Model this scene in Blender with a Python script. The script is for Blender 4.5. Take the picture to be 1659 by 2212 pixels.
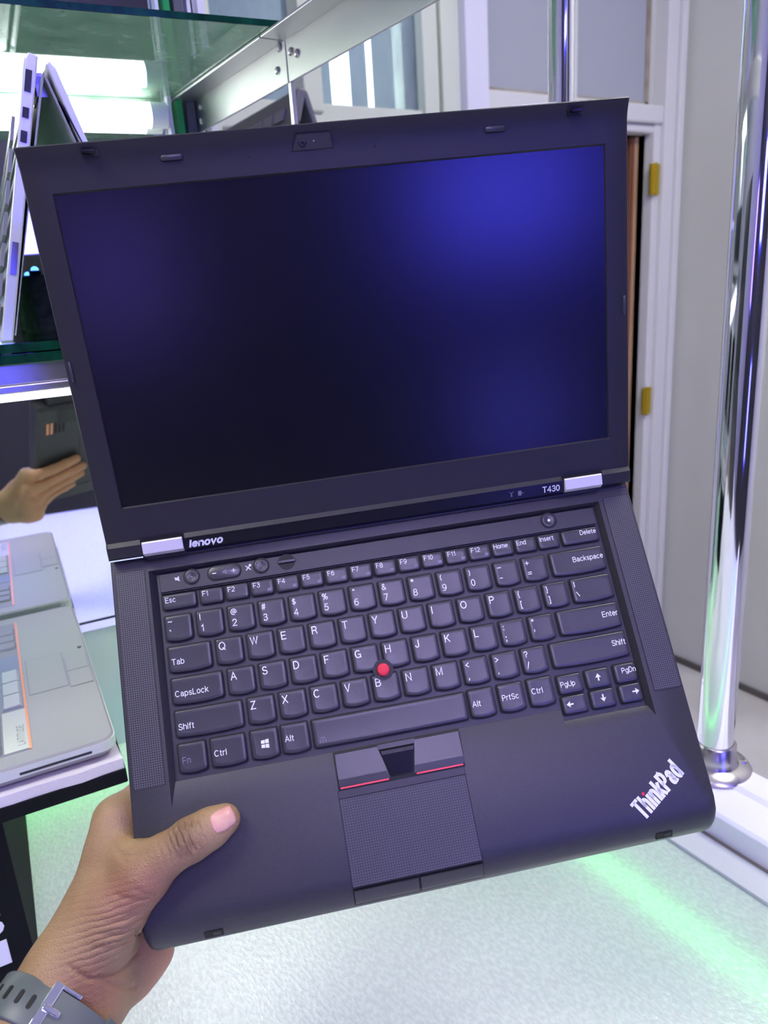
import bpy, bmesh, math, random
import numpy as np
from mathutils import Matrix, Vector
random.seed(7)
S = bpy.context.scene
for o in list(bpy.data.objects): bpy.data.objects.remove(o)
COL = S.collection
R = math.radians

# ------------------------------------------------------------------ camera (room axes: X along the mirror wall, Y away, Z up)
cd = bpy.data.cameras.new('camera'); cam = bpy.data.objects.new('camera', cd); COL.objects.link(cam)
cd.sensor_fit = 'VERTICAL'; cd.sensor_height = 24.0; cd.lens = 1640 / 2212 * 24.0
cd.clip_start = 0.01; cd.clip_end = 50
cam.matrix_world = Matrix((
    (0.83590, 0.21005, -0.50710, 0.0),
    (-0.54516, 0.21030, -0.81153, 0.0),
    (-0.06381, 0.95481, 0.29030, 1.4),
    (0, 0, 0, 1)))
cd.dof.use_dof = True; cd.dof.focus_distance = 0.46; cd.dof.aperture_fstop = 8.0
S.camera = cam
# ------------------------------------------------------------------ world, exposure
w = bpy.data.worlds.new('world'); S.world = w; w.use_nodes = True
w.node_tree.nodes['Background'].inputs[0].default_value = (0.75, 0.76, 0.85, 1)
w.node_tree.nodes['Background'].inputs[1].default_value = 0.05
S.view_settings.view_transform = 'Standard'; S.view_settings.look = 'None'
S.view_settings.exposure = 0.0; S.view_settings.gamma = 1.0; S.view_settings.use_curve_mapping = False

# ------------------------------------------------------------------ materials
MATS = {}
def mat(name, col, rough=0.5, metal=0.0, emit=None, estr=0.0, bump=None, spec=0.5, vary=None, coat=0.0, trans=0.0, ior=1.45, alpha=1.0):
    if name in MATS: return MATS[name]
    m = bpy.data.materials.new(name); m.use_nodes = True; MATS[name] = m
    nt = m.node_tree; b = nt.nodes['Principled BSDF']
    b.inputs['Base Color'].default_value = (*col, 1); b.inputs['Roughness'].default_value = rough
    b.inputs['Metallic'].default_value = metal; b.inputs['Specular IOR Level'].default_value = spec
    b.inputs['Coat Weight'].default_value = coat; b.inputs['Transmission Weight'].default_value = trans
    b.inputs['IOR'].default_value = ior; b.inputs['Alpha'].default_value = alpha
    if emit:
        b.inputs['Emission Color'].default_value = (*emit, 1); b.inputs['Emission Strength'].default_value = estr
    tc = nt.nodes.new('ShaderNodeTexCoord')
    if vary:      # (second colour, noise scale, stretch, sharpness)
        c2, sc, st, sh = vary
        mp = nt.nodes.new('ShaderNodeMapping'); mp.inputs['Scale'].default_value = st
        nz = nt.nodes.new('ShaderNodeTexNoise'); nz.inputs['Scale'].default_value = sc; nz.inputs['Detail'].default_value = 5
        rp = nt.nodes.new('ShaderNodeValToRGB'); rp.color_ramp.elements[0].position = 0.5 - sh; rp.color_ramp.elements[1].position = 0.5 + sh
        rp.color_ramp.elements[0].color = (*col, 1); rp.color_ramp.elements[1].color = (*c2, 1)
        nt.links.new(tc.outputs['Object'], mp.inputs[0]); nt.links.new(mp.outputs[0], nz.inputs['Vector'])
        nt.links.new(nz.outputs['Fac'], rp.inputs[0]); nt.links.new(rp.outputs[0], b.inputs['Base Color'])
    if bump:      # (scale, strength, distance in metres)
        nz = nt.nodes.new('ShaderNodeTexNoise'); nz.inputs['Scale'].default_value = bump[0]; nz.inputs['Detail'].default_value = 3
        bp = nt.nodes.new('ShaderNodeBump'); bp.inputs['Strength'].default_value = bump[1]; bp.inputs['Distance'].default_value = bump[2]
        nt.links.new(tc.outputs['Object'], nz.inputs['Vector']); nt.links.new(nz.outputs['Fac'], bp.inputs['Height'])
        nt.links.new(bp.outputs[0], b.inputs['Normal'])
    return m

m_case = mat('soft black plastic', (0.028, 0.027, 0.032), 0.40, bump=(2600, 0.35, 0.0002), vary=((0.037, 0.036, 0.042), 1500, (1, 1, 1), 0.2))
m_key = mat('key plastic', (0.042, 0.041, 0.048), 0.26, bump=(3000, 0.25, 0.0002))
m_gap = mat('gap black', (0.004, 0.004, 0.005), 0.6)
m_gloss = mat('gloss black', (0.008, 0.008, 0.012), 0.22)
m_bezel = mat('bezel plastic', (0.017, 0.016, 0.020), 0.45, bump=(2200, 0.4, 0.0002))
m_screen = mat('matte screen', (0.004, 0.004, 0.006), 0.24, spec=0.6)
m_legend = mat('legend print', (0.78, 0.78, 0.82), 0.5)
m_dimleg = mat('dim legend', (0.16, 0.155, 0.2), 0.5)
m_red = mat('red rubber', (0.72, 0.03, 0.06), 0.55, bump=(3000, 0.5, 0.0003))
m_redline = mat('red line', (0.75, 0.06, 0.09), 0.4)
m_hinge = mat('hinge metal', (0.82, 0.79, 0.76), 0.45, 0.45, bump=(900, 0.15, 0.0002))
m_chrome = mat('polished chrome', (0.86, 0.87, 0.9), 0.06, 1.0)
m_steel = mat('brushed steel', (0.62, 0.58, 0.58), 0.25, 1.0)
m_alu = mat('aluminium', (0.60, 0.60, 0.60), 0.38, 1.0, bump=(300, 0.08, 0.001))
m_aluw = mat('white aluminium', (0.82, 0.82, 0.86), 0.3)
m_cream = mat('cream painted frame', (0.72, 0.76, 0.64), 0.4, vary=((0.62, 0.66, 0.52), 6, (1, 1, 0.3), 0.3))
m_lav = mat('lavender white trim', (0.74, 0.73, 0.82), 0.5)
m_white = mat('white', (0.85, 0.85, 0.86), 0.5)
m_silver = mat('silver laptop', (0.68, 0.69, 0.73), 0.34, 0.35)
m_silver_in = mat('silver underside', (0.55, 0.57, 0.55), 0.4, 0.1)
m_port = mat('port black', (0.015, 0.015, 0.02), 0.4)
m_grey = mat('grey laptop', (0.30, 0.295, 0.31), 0.5, 0.1, bump=(900, 0.2, 0.0003))
m_greyd = mat('grey laptop key', (0.20, 0.2, 0.23), 0.45)
m_orange = mat('copper trim', (0.72, 0.30, 0.16), 0.4, 0.4)
m_darklap = mat('dark laptop', (0.12, 0.12, 0.13), 0.45)
m_black = mat('black board', (0.004, 0.005, 0.007), 0.8, spec=0.2)
m_foam = mat('white foam board', (0.72, 0.68, 0.74), 0.7, bump=(500, 0.5, 0.001))
m_wall = mat('painted wall', (0.64, 0.65, 0.58), 0.6, vary=((0.57, 0.58, 0.50), 1.6, (1, 1, 1), 0.25))
m_panel = mat('grey panel', (0.40, 0.42, 0.45), 0.5, bump=(350, 0.1, 0.001))
m_caulk = mat('dirty caulk', (0.50, 0.46, 0.38), 0.8, vary=((0.25, 0.20, 0.13), 9, (1, 1, 1), 0.2))
m_ceil = mat('ceiling', (0.7, 0.7, 0.72), 0.8)
m_rear = mat('darkened rear wall', (0.03, 0.03, 0.035), 0.7)  # darkened so the screen reflects dark where the viewer's body would block light
m_side = mat('grey wall', (0.30, 0.31, 0.33), 0.8)
m_door = mat('brown wood', (0.20, 0.075, 0.035), 0.4, vary=((0.12, 0.04, 0.02), 5, (6, 6, 0.5), 0.3))
m_doore = mat('door edge', (0.42, 0.25, 0.13), 0.5)
m_brass = mat('brass hinge', (0.70, 0.52, 0.05), 0.3, 0.9)
m_strap = mat('watch strap', (0.095, 0.11, 0.105), 0.4)
m_nail = mat('nail', (0.62, 0.27, 0.24), 0.35, coat=0.15, vary=((0.74, 0.46, 0.34), 160, (1, 1, 1), 0.3))

def emitter(name, col, s):
    m = mat(name, (0.8, 0.8, 0.8), 0.5, emit=col, estr=s); return m
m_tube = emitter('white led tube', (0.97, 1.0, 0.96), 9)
m_under = emitter('white under-counter led', (0.99, 0.98, 0.97), 5.8)
m_green = emitter('green led strip', (0.06, 1.0, 0.14), 20)
m_ceiltube = emitter('lavender white ceiling tube', (0.62, 0.52, 1.0), 100)
m_panel_lit = emitter('white fill panel', (1.0, 1.0, 0.92), 27)
m_blue = emitter('blue led panel', (0.038, 0.036, 1.0), 24)
m_bluedim = emitter('dim blue led panel', (0.05, 0.05, 1.0), 9)
m_violet = emitter('violet led panel', (0.16, 0.08, 1.0), 6)

def glass_mat(name, tint, edge, rough=0.0, dirt=0.0):
    m = bpy.data.materials.new(name); m.use_nodes = True; nt = m.node_tree; nt.nodes.clear()
    out = nt.nodes.new('ShaderNodeOutputMaterial'); tr = nt.nodes.new('ShaderNodeBsdfTransparent'); tr.inputs[0].default_value = (*tint, 1)
    gl = nt.nodes.new('ShaderNodeBsdfGlossy'); gl.inputs['Roughness'].default_value = rough; gl.inputs['Color'].default_value = (0.95, 1, 0.97, 1)
    fr = nt.nodes.new('ShaderNodeFresnel'); fr.inputs['IOR'].default_value = 1.6
    mx = nt.nodes.new('ShaderNodeMixShader')
    nt.links.new(fr.outputs[0], mx.inputs[0]); nt.links.new(tr.outputs[0], mx.inputs[1]); nt.links.new(gl.outputs[0], mx.inputs[2])
    last = mx
    if dirt:
        df = nt.nodes.new('ShaderNodeBsdfDiffuse'); df.inputs[0].default_value = (*edge, 1)
        tc = nt.nodes.new('ShaderNodeTexCoord'); mp = nt.nodes.new('ShaderNodeMapping'); mp.inputs['Scale'].default_value = (1, 1, 0.35)
        nz = nt.nodes.new('ShaderNodeTexNoise'); nz.inputs['Scale'].default_value = 40; nz.inputs['Detail'].default_value = 8
        ma = nt.nodes.new('ShaderNodeMath'); ma.operation = 'MULTIPLY'; ma.inputs[1].default_value = dirt
        m2 = nt.nodes.new('ShaderNodeMixShader')
        nt.links.new(tc.outputs['Object'], mp.inputs[0]); nt.links.new(mp.outputs[0], nz.inputs['Vector']); nt.links.new(nz.outputs['Fac'], ma.inputs[0])
        nt.links.new(ma.outputs[0], m2.inputs[0]); nt.links.new(mx.outputs[0], m2.inputs[1]); nt.links.new(df.outputs[0], m2.inputs[2]); last = m2
    nt.links.new(last.outputs[0], out.inputs[0]); return m
m_glass = glass_mat('green tinted glass', (0.78, 0.93, 0.84), (0.3, 0.8, 0.5), 0.02, 0)
m_shelfglass = glass_mat('smeared green glass', (0.78, 0.93, 0.84), (0.50, 0.68, 0.57), 0.03, 0.55)
m_dirty = glass_mat('dirty window glass', (0.80, 0.88, 0.92), (0.42, 0.5, 0.55), 0.05, 0.55)
m_edge = mat('green glass edge', (0.001, 0.012, 0.008), 0.08, coat=0.3, vary=((0.006, 0.06, 0.035), 60, (1, 1, 0.4), 0.2))
m_mirror = mat('mirror silver', (0.88, 0.92, 0.9), 0.015, 1.0)

def film_mat():
    m = bpy.data.materials.new('crinkled light film'); m.use_nodes = True; nt = m.node_tree; nt.nodes.clear(); N = nt.nodes.new
    out = N('ShaderNodeOutputMaterial'); tl_ = N('ShaderNodeBsdfTranslucent'); tl_.inputs[0].default_value = (0.93, 0.94, 0.95, 1)
    df = N('ShaderNodeBsdfDiffuse'); df.inputs[0].default_value = (0.66, 0.67, 0.68, 1)
    gl = N('ShaderNodeBsdfGlossy'); gl.inputs['Roughness'].default_value = 0.22
    m1 = N('ShaderNodeMixShader'); m1.inputs[0].default_value = 0.42; m2 = N('ShaderNodeMixShader'); m2.inputs[0].default_value = 0.16
    tc = N('ShaderNodeTexCoord'); mp = N('ShaderNodeMapping'); mp.inputs['Scale'].default_value = (1.0, 0.55, 1); mp.inputs['Rotation'].default_value = (0, 0, R(30))
    nz = N('ShaderNodeTexNoise'); nz.inputs['Scale'].default_value = 330; nz.inputs['Detail'].default_value = 3
    bp = N('ShaderNodeBump'); bp.inputs['Strength'].default_value = 0.9; bp.inputs['Distance'].default_value = 0.0012
    L = nt.links.new
    rp = N('ShaderNodeValToRGB'); rp.color_ramp.elements[0].position = 0.40; rp.color_ramp.elements[1].position = 0.66; rp.color_ramp.elements[0].color = (0.74, 0.75, 0.77, 1); rp.color_ramp.elements[1].color = (1, 1, 1, 1)
    L(nz.outputs['Fac'], rp.inputs[0]); L(rp.outputs[0], tl_.inputs[0])
    L(tc.outputs['Object'], mp.inputs[0]); L(mp.outputs[0], nz.inputs['Vector']); L(nz.outputs['Fac'], bp.inputs['Height'])
    for n in (tl_, df, gl): L(bp.outputs[0], n.inputs['Normal'])
    L(df.outputs[0], m1.inputs[1]); L(tl_.outputs[0], m1.inputs[2]); L(m1.outputs[0], m2.inputs[1]); L(gl.outputs[0], m2.inputs[2]); L(m2.outputs[0], out.inputs[0])
    return m
m_film = film_mat()

def dotted(name, base, dot, pitch, thr, rough, depth):
    """raised or sunk dots on a square or hexagonal pitch (metres)"""
    m = mat(name, base, rough); nt = m.node_tree; b = nt.nodes['Principled BSDF']; N = nt.nodes.new; L = nt.links.new
    tc = N('ShaderNodeTexCoord'); vo = N('ShaderNodeTexVoronoi'); vo.inputs['Scale'].default_value = 1 / pitch; vo.inputs['Randomness'].default_value = 0.0
    vo.voronoi_dimensions = '2D'
    L(tc.outputs['Object'], vo.inputs['Vector'])
    rp = N('ShaderNodeValToRGB'); rp.color_ramp.elements[0].position = thr - 0.06; rp.color_ramp.elements[1].position = thr + 0.06
    rp.color_ramp.elements[0].color = (*dot, 1); rp.color_ramp.elements[1].color = (*base, 1)
    L(vo.outputs['Distance'], rp.inputs[0]); L(rp.outputs[0], b.inputs['Base Color'])
    bp = N('ShaderNodeBump'); bp.inputs['Strength'].default_value = 0.2; bp.inputs['Distance'].default_value = depth
    bp.invert = depth > 0
    bp.inputs['Distance'].default_value = abs(depth)
    L(vo.outputs['Distance'], bp.inputs['Height']); L(bp.outputs[0], b.inputs['Normal'])
    return m
m_grill = dotted('speaker mesh', (0.075, 0.073, 0.082), (0.008, 0.008, 0.010), 0.0013, 0.34, 0.45, -0.0004)
m_pad = dotted('dotted touchpad', (0.036, 0.035, 0.042), (0.080, 0.078, 0.095), 0.00145, 0.28, 0.42, 0.0003)

# ------------------------------------------------------------------ mesh helpers
class MB:
    def __init__(s): s.v = []; s.f = []
    def box(s, a, b, mtx=None):
        n = len(s.v); x0, y0, z0 = a; x1, y1, z1 = b
        p = [(x0,y0,z0),(x1,y0,z0),(x1,y1,z0),(x0,y1,z0),(x0,y0,z1),(x1,y0,z1),(x1,y1,z1),(x0,y1,z1)]
        s.v += [tuple(mtx @ Vector(q)) for q in p] if mtx else p
        s.f += [tuple(n+i for i in q) for q in ((0,3,2,1),(4,5,6,7),(0,1,5,4),(1,2,6,5),(2,3,7,6),(3,0,4,7))]
        return s
    def loft(s, rings, cap0=True, cap1=True, closed=True):
        n0 = len(s.v); k = len(rings[0])
        for r in rings: s.v += [tuple(p) for p in r]
        for i in range(len(rings)-1):
            for j in range(k if closed else k-1):
                a = n0+i*k+j; b = n0+i*k+(j+1) % k
                s.f.append((a, b, b+k, a+k))
        if cap0: s.f.append(tuple(n0+j for j in reversed(range(k))))
        if cap1: s.f.append(tuple(n0+(len(rings)-1)*k+j for j in range(k)))
        return s
    def tube(s, pts, r, n=16, caps=True):
        rings = []
        for i, p in enumerate(pts):
            p = Vector(p); a = Vector(pts[max(i-1,0)]); b = Vector(pts[min(i+1,len(pts)-1)]); d = (b-a).normalized()
            u = d.orthogonal().normalized(); 
            if i and abs(d.dot(pd)) > 0.999: u = pu
            w_ = d.cross(u); pd = d; pu = u
            rr = r[i] if isinstance(r, (list, tuple)) else r
            rings.append([p + (u*math.cos(2*math.pi*j/n) + w_*math.sin(2*math.pi*j/n))*rr for j in range(n)])
        return s.loft(rings, caps, caps)
    def lathe(s, prof, c=(0,0,0), n=32):
        rings = [[(c[0]+r*math.cos(2*math.pi*j/n), c[1]+r*math.sin(2*math.pi*j/n), c[2]+z) for j in range(n)] for r, z in prof]
        return s.loft(rings, True, True)
    def prism(s, poly, z0, z1):
        return s.loft([[(x, y, z0) for x, y in poly], [(x, y, z1) for x, y in poly]])
    def mesh(s, name, sc=1.0):
        me = bpy.data.meshes.new(name); me.from_pydata([(x*sc, y*sc, z*sc) for x, y, z in s.v], [], s.f); me.update()
        bm = bmesh.new(); bm.from_mesh(me); bmesh.ops.recalc_face_normals(bm, faces=bm.faces); bm.to_mesh(me); bm.free(); return me
def obj(name, me, m=None, parent=None, loc=None, smooth=None, bevel=None, label=None, cat=None, group=None, kind=None, sc=1.0):
    if isinstance(me, MB): me = me.mesh(name, sc)
    o = bpy.data.objects.new(name, me); COL.objects.link(o)
    if m is not None and me is not None and not me.materials: me.materials.append(m)
    if parent: o.parent = parent
    if loc: o.location = loc
    if smooth is not None:
        for p in me.polygons: p.use_smooth = True
        if smooth < 180:
            try: me.set_sharp_from_angle(angle=R(smooth))
            except Exception: pass
    if bevel:
        bv = o.modifiers.new('bevel', 'BEVEL'); bv.width = bevel; bv.segments = 2; bv.limit_method = 'ANGLE'; bv.angle_limit = R(40)
    if label: o['label'] = label
    if cat: o['category'] = cat
    if group: o['group'] = group
    if kind: o['kind'] = kind
    return o
def empty(name, loc=(0,0,0), rz=0, label=None, cat=None, group=None):
    o = bpy.data.objects.new(name, None); COL.objects.link(o); o.location = loc; o.rotation_euler = (0, 0, rz); o.empty_display_size = 0.02
    if label: o['label'] = label
    if cat: o['category'] = cat
    if group: o['group'] = group
    return o
def struct(name, mb, m, parent=None, **k):
    return obj(name, mb, m, parent, kind=None if parent else 'structure', **k)
def arc(cx, cy, rx, ry, a0, a1, n=10): return [(cx+rx*math.cos(R(a0+(a1-a0)*i/n)), cy+ry*math.sin(R(a0+(a1-a0)*i/n))) for i in range(n+1)]
def O_(cx, cy, rx, ry): return arc(cx, cy, rx, ry, 90, 450, 18)
GLY = {   # width, strokes; cap height 1, x-height .72
 'A': (.72, [[(0,0),(.36,1),(.72,0)],[(.13,.34),(.59,.34)]]), 'B': (.66, [[(.36,.53),(0,.53),(0,1),(.36,1)]+arc(.36,.765,.24,.235,90,-90)+arc(.38,.265,.27,.265,90,-90)+[(0,0),(0,.53)]]),
 'C': (.76, [arc(.39,.5,.38,.5,48,312,16)]), 'D': (.70, [[(.28,0),(0,0),(0,1),(.28,1)]+arc(.28,.5,.41,.5,90,-90,14)]), 'E': (.60, [[(.58,1),(0,1),(0,0),(.6,0)],[(0,.52),(.53,.52)]]),
 'F': (.56, [[(.56,1),(0,1),(0,0)],[(0,.50),(.48,.50)]]), 'G': (.78, [arc(.39,.5,.38,.5,50,325,16)+[(.75,.46),(.43,.46)],[(.76,.46),(.76,0)]]), 'H': (.68, [[(0,0),(0,1)],[(.68,0),(.68,1)],[(0,.53),(.68,.53)]]),
 'I': (.06, [[(.03,0),(.03,1)]]), 'J': (.44, [[(.44,1),(.44,.25)]+arc(.22,.24,.22,.24,0,-180)]), 'K': (.66, [[(0,0),(0,1)],[(.62,1),(0,.38)],[(.22,.60),(.66,0)]]), 'L': (.52, [[(0,1),(0,0),(.52,0)]]),
 'M': (.82, [[(0,0),(0,1),(.41,.05),(.82,1),(.82,0)]]), 'N': (.68, [[(0,0),(0,1),(.68,0),(.68,1)]]), 'O': (.80, [O_(.40,.5,.40,.5)]), 'P': (.62, [[(0,0),(0,1),(.34,1)]+arc(.34,.73,.27,.27,90,-90)+[(0,.46)]]),
 'Q': (.80, [O_(.40,.5,.40,.5),[(.48,.24),(.80,-.06)]]), 'R': (.66, [[(0,0),(0,1),(.36,1)]+arc(.36,.74,.26,.26,90,-90)+[(0,.48)],[(.38,.48),(.56,.34),(.64,0)]]),
 'S': (.64, [arc(.32,.745,.27,.255,25,265,12)+arc(.32,.255,.31,.26,88,-160,12)]), 'T': (.68, [[(0,1),(.68,1)],[(.34,1),(.34,0)]]), 'U': (.68, [[(0,1),(0,.32)]+arc(.34,.32,.34,.33,180,360)+[(.68,1)]]),
 'V': (.68, [[(0,1),(.34,0),(.68,1)]]), 'W': (1.0, [[(0,1),(.26,0),(.5,1),(.74,0),(1.0,1)]]), 'X': (.66, [[(0,0),(.66,1)],[(0,1),(.66,0)]]), 'Y': (.68, [[(0,1),(.34,.42),(.68,1)],[(.34,.42),(.34,0)]]), 'Z': (.62, [[(.02,1),(.60,1),(0,0),(.62,0)]]),
 '0': (.56, [O_(.28,.5,.28,.5)]), '1': (.34, [[(.04,.76),(.16,.80),(.28,1),(.28,0)]]), '2': (.58, [arc(.29,.71,.28,.29,170,-35)+[(0,0),(.58,0)]]), '3': (.56, [arc(.28,.76,.25,.24,155,-80)+[(.2,.53)]+arc(.28,.27,.28,.27,80,-160)]),
 '4': (.60, [[(.46,0),(.46,1),(0,.30),(.62,.30)]]), '5': (.56, [[(.52,1),(.12,1),(.05,.52)]+arc(.27,.32,.29,.32,135,-155)]), '6': (.58, [O_(.29,.32,.28,.32),arc(.36,.5,.35,.5,58,195)]), '7': (.56, [[(0,1),(.56,1),(.2,0)]]),
 '8': (.58, [O_(.29,.755,.25,.245),O_(.29,.265,.29,.265)]), '9': (.58, [O_(.29,.68,.28,.32),arc(.22,.5,.35,.5,238,375)]),
 'a': (.52, [arc(.25,.5,.22,.22,165,0)+[(.47,.1),(.55,0)],[(.47,.42),(.2,.38)]+arc(.2,.19,.18,.19,90,270)+[(.32,.02),(.47,.2)]]), 'b': (.54, [[(0,0),(0,1)],O_(.27,.36,.27,.36)]), 'c': (.52, [arc(.27,.36,.27,.36,45,315)]),
 'd': (.54, [[(.54,0),(.54,1)],O_(.27,.36,.27,.36)]), 'e': (.54, [[(.02,.38),(.54,.38)]+arc(.27,.36,.27,.36,5,312,14)]), 'f': (.30, [[(.30,1)]+arc(.24,.84,.12,.15,100,180)+[(.12,0)],[(0,.70),(.28,.70)]]),
 'g': (.54, [O_(.27,.36,.27,.36),[(.54,.72),(.54,-.06)]+arc(.27,-.06,.27,.22,0,-150)]), 'h': (.50, [[(0,0),(0,1)],[(0,.42)]+arc(.25,.46,.25,.26,170,0)+[(.5,0)]]), 'i': (.06, [[(.03,0),(.03,.72)],[(.03,.88),(.03,1)]]), '\u0131': (.06, [[(.03,0),(.03,.72)]]),
 'k': (.50, [[(0,0),(0,1)],[(.46,.72),(0,.26)],[(.17,.42),(.5,0)]]), 'l': (.06, [[(.03,0),(.03,1)]]), 'm': (.82, [[(0,0),(0,.72)],[(0,.42)]+arc(.205,.5,.205,.22,170,0)+[(.41,0)],[(.41,.42)]+arc(.615,.5,.205,.22,170,0)+[(.82,0)]]),
 'n': (.50, [[(0,0),(0,.72)],[(0,.42)]+arc(.25,.46,.25,.26,170,0)+[(.5,0)]]), 'o': (.54, [O_(.27,.36,.27,.36)]), 'p': (.54, [[(0,-.28),(0,.72)],O_(.27,.36,.27,.36)]), 'r': (.30, [[(0,0),(0,.72)],[(0,.36)]+arc(.26,.42,.26,.3,175,80)]),
 's': (.46, [arc(.23,.53,.2,.19,30,265,8)+arc(.23,.18,.22,.19,85,-155,8)]), 't': (.30, [[(.11,.92),(.11,.14)]+arc(.23,.14,.12,.14,180,290,5),[(0,.70),(.28,.70)]]), 'u': (.50, [[(0,.72),(0,.26)]+arc(.25,.26,.25,.26,180,350)+[(.5,.72)],[(.5,.3),(.5,0)]]), 'v': (.52, [[(0,.72),(.26,0),(.52,.72)]]),
 '~': (.6, [[(0,.46),(.1,.56),(.22,.56),(.38,.46),(.5,.46),(.6,.56)]]), '`': (.2, [[(.02,.95),(.18,.75)]]), '!': (.1, [[(.05,.28),(.05,1)],[(.05,0),(.05,.12)]]), '@': (.9, [O_(.46,.46,.17,.2),[(.63,.66),(.6,.3)]+arc(.46,.46,.44,.48,-18,290,18)]),
 '#': (.6, [[(.12,0),(.24,1)],[(.38,0),(.5,1)],[(0,.68),(.6,.68)],[(0,.32),(.58,.32)]]), '$': (.56, [arc(.28,.70,.23,.2,25,265,10)+arc(.28,.30,.26,.2,88,-160,10),[(.28,-.06),(.28,1.06)]]), '%': (.86, [O_(.18,.76,.17,.22),O_(.68,.24,.17,.22),[(.2,0),(.66,1)]]),
 '^': (.46, [[(.08,.74),(.23,.92),(.38,.74)]]), '&': (.66, [[(.66,0),(.16,.66)]+arc(.28,.80,.15,.19,210,-40)+[(.1,.38)]+arc(.25,.22,.23,.22,140,330)+[(.6,.42)]]), '*': (.4, [[(.2,.55),(.2,1)],[(0,.66),(.4,.89)],[(0,.89),(.4,.66)]]), '(': (.2, [arc(.42,.45,.38,.62,130,230)]), ')': (.2, [arc(-.22,.45,.38,.62,50,-50)]),
 '-': (.42, [[(0,.45),(.42,.45)]]), '_': (.66, [[(0,.5),(.66,.5)]]), '+': (.58, [[(0,.5),(.58,.5)],[(.29,.2),(.29,.8)]]), '=': (.58, [[(0,.34),(.58,.34)],[(0,.64),(.58,.64)]]), '{': (.24, [[(.24,1.02),(.12,.96),(.12,.62),(.02,.45),(.12,.28),(.12,-.08),(.24,-.14)]]), '}': (.24, [[(0,1.02),(.12,.96),(.12,.62),(.22,.45),(.12,.28),(.12,-.08),(0,-.14)]]),
 '[': (.2, [[(.2,1.02),(.04,1.02),(.04,-.14),(.2,-.14)]]), ']': (.2, [[(0,1.02),(.16,1.02),(.16,-.14),(0,-.14)]]), '|': (.06, [[(.03,.1),(.03,1)]]), '\\': (.4, [[(0,.95),(.4,.25)]]), '/': (.34, [[(0,0),(.34,1)]]), ':': (.1, [[(.05,0),(.05,.14)],[(.05,.56),(.05,.70)]]), ';': (.1, [[(.05,.56),(.05,.70)],[(.05,.14),(.05,0),(0,-.14)]]),
 '"': (.3, [[(.05,.66),(.05,1)],[(.25,.66),(.25,1)]]), "'": (.1, [[(.05,.66),(.05,1)]]), '<': (.5, [[(.5,.84),(.02,.5),(.5,.16)]]), '>': (.5, [[(0,.84),(.48,.5),(0,.16)]]), ',': (.1, [[(.06,.14),(.06,0),(0,-.16)]]), '.': (.1, [[(.05,0),(.05,.14)]]), '?': (.52, [arc(.26,.74,.25,.26,170,-45)+[(.26,.42),(.26,.28)],[(.26,0),(.26,.13)]]), ' ': (.3, [])}
def text_mesh(body, size, bold=0.0, shear=0.0, xs=1.0, align='LEFT', extrude=0.00002, space=1.0):
    """single-stroke lettering drawn as flat ribbons; size is about 1.4 cap heights"""
    cap = size*0.70; sw = 0.068*cap + bold
    x = 0.0; vs = []; fs = []
    for ch in body:
        wd, strokes = GLY[ch]
        for st in strokes:
            p = [Vector((x + q[0]*cap*xs, q[1]*cap)) for q in st]
            L_, R_ = [], []
            for i in range(len(p)):
                d0 = (p[i]-p[i-1]) if i else (p[1]-p[0]); d1 = (p[i+1]-p[i]) if i < len(p)-1 else (p[-1]-p[-2])
                d0 = d0.normalized(); d1 = d1.normalized(); n0 = Vector((-d0.y, d0.x)); n1 = Vector((-d1.y, d1.x))
                m_ = (n0+n1); m_ = m_/max(m_.length, 1e-6); k_ = sw/max(m_.dot(n0), 0.5)
                e_ = Vector((0, 0))
                if i == 0: e_ = -d1*sw*0.7
                if i == len(p)-1: e_ = d0*sw*0.7
                L_.append(p[i]+m_*k_+e_); R_.append(p[i]-m_*k_+e_)
            n = len(vs)
            for a_, b_ in zip(L_, R_): vs += [a_, b_]
            fs += [(n+2*i, n+2*i+1, n+2*i+3, n+2*i+2) for i in range(len(p)-1)]
        x += (wd*xs + 0.235*space)*cap
    x -= 0.235*space*cap
    ox = {'LEFT': 0, 'CENTER': -x/2, 'RIGHT': -x}[align]
    me = bpy.data.meshes.new('text'); me.from_pydata([(v.x+ox+shear*(v.y-cap*0.5), v.y-cap*0.5, extrude) for v in vs], [], fs); me.update()
    bm = bmesh.new(); bm.from_mesh(me)
    for f in bm.faces:
        f.normal_update()
        if f.normal.z < 0: f.normal_flip()
    bm.to_mesh(me); bm.free(); return me

def rrect(x0, x1, y0, y1, r, n=4):
    p = []
    for cx, cy, a in ((x1-r, y1-r, 0), (x0+r, y1-r, 90), (x0+r, y0+r, 180), (x1-r, y0+r, 270)):
        for i in range(n+1):
            t = R(a + 90*i/n); p.append((cx+r*math.cos(t), cy+r*math.sin(t)))
    return p

# ================================================================== THE SETTING
VB = 1.69      # back wall
UR = 2.20      # right wall
b = MB().box((-2.2, -2.6, -0.1), (UR+0.1, 3.4, 0.0))
m_floor = mat('marble tile', (0.66, 0.65, 0.62), 0.18, vary=((0.52, 0.50, 0.46), 2.2, (1, 1, 1), 0.12))
struct('floor', b, m_floor)
struct('ceiling', MB().box((-2.2, -2.6, 2.9), (UR+0.1, 3.4, 3.0)), m_ceil)
struct('wall_right', MB().box((UR, -2.6, 0), (UR+0.1, VB+0.1, 2.9)), m_wall)
struct('wall_left', MB().box((-2.3, -2.6, 0), (-2.2, 3.4, 2.9)), m_side)
struct('wall_rear', MB().box((-2.2, -2.7, 0), (UR+0.1, -2.6, 2.9)), m_rear)
DL, DR, HD = 1.45, 2.085, 1.80    # door opening and header
WL, WR, WB = 0.55, 1.235, 1.775    # window opening
wb = MB()
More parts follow.
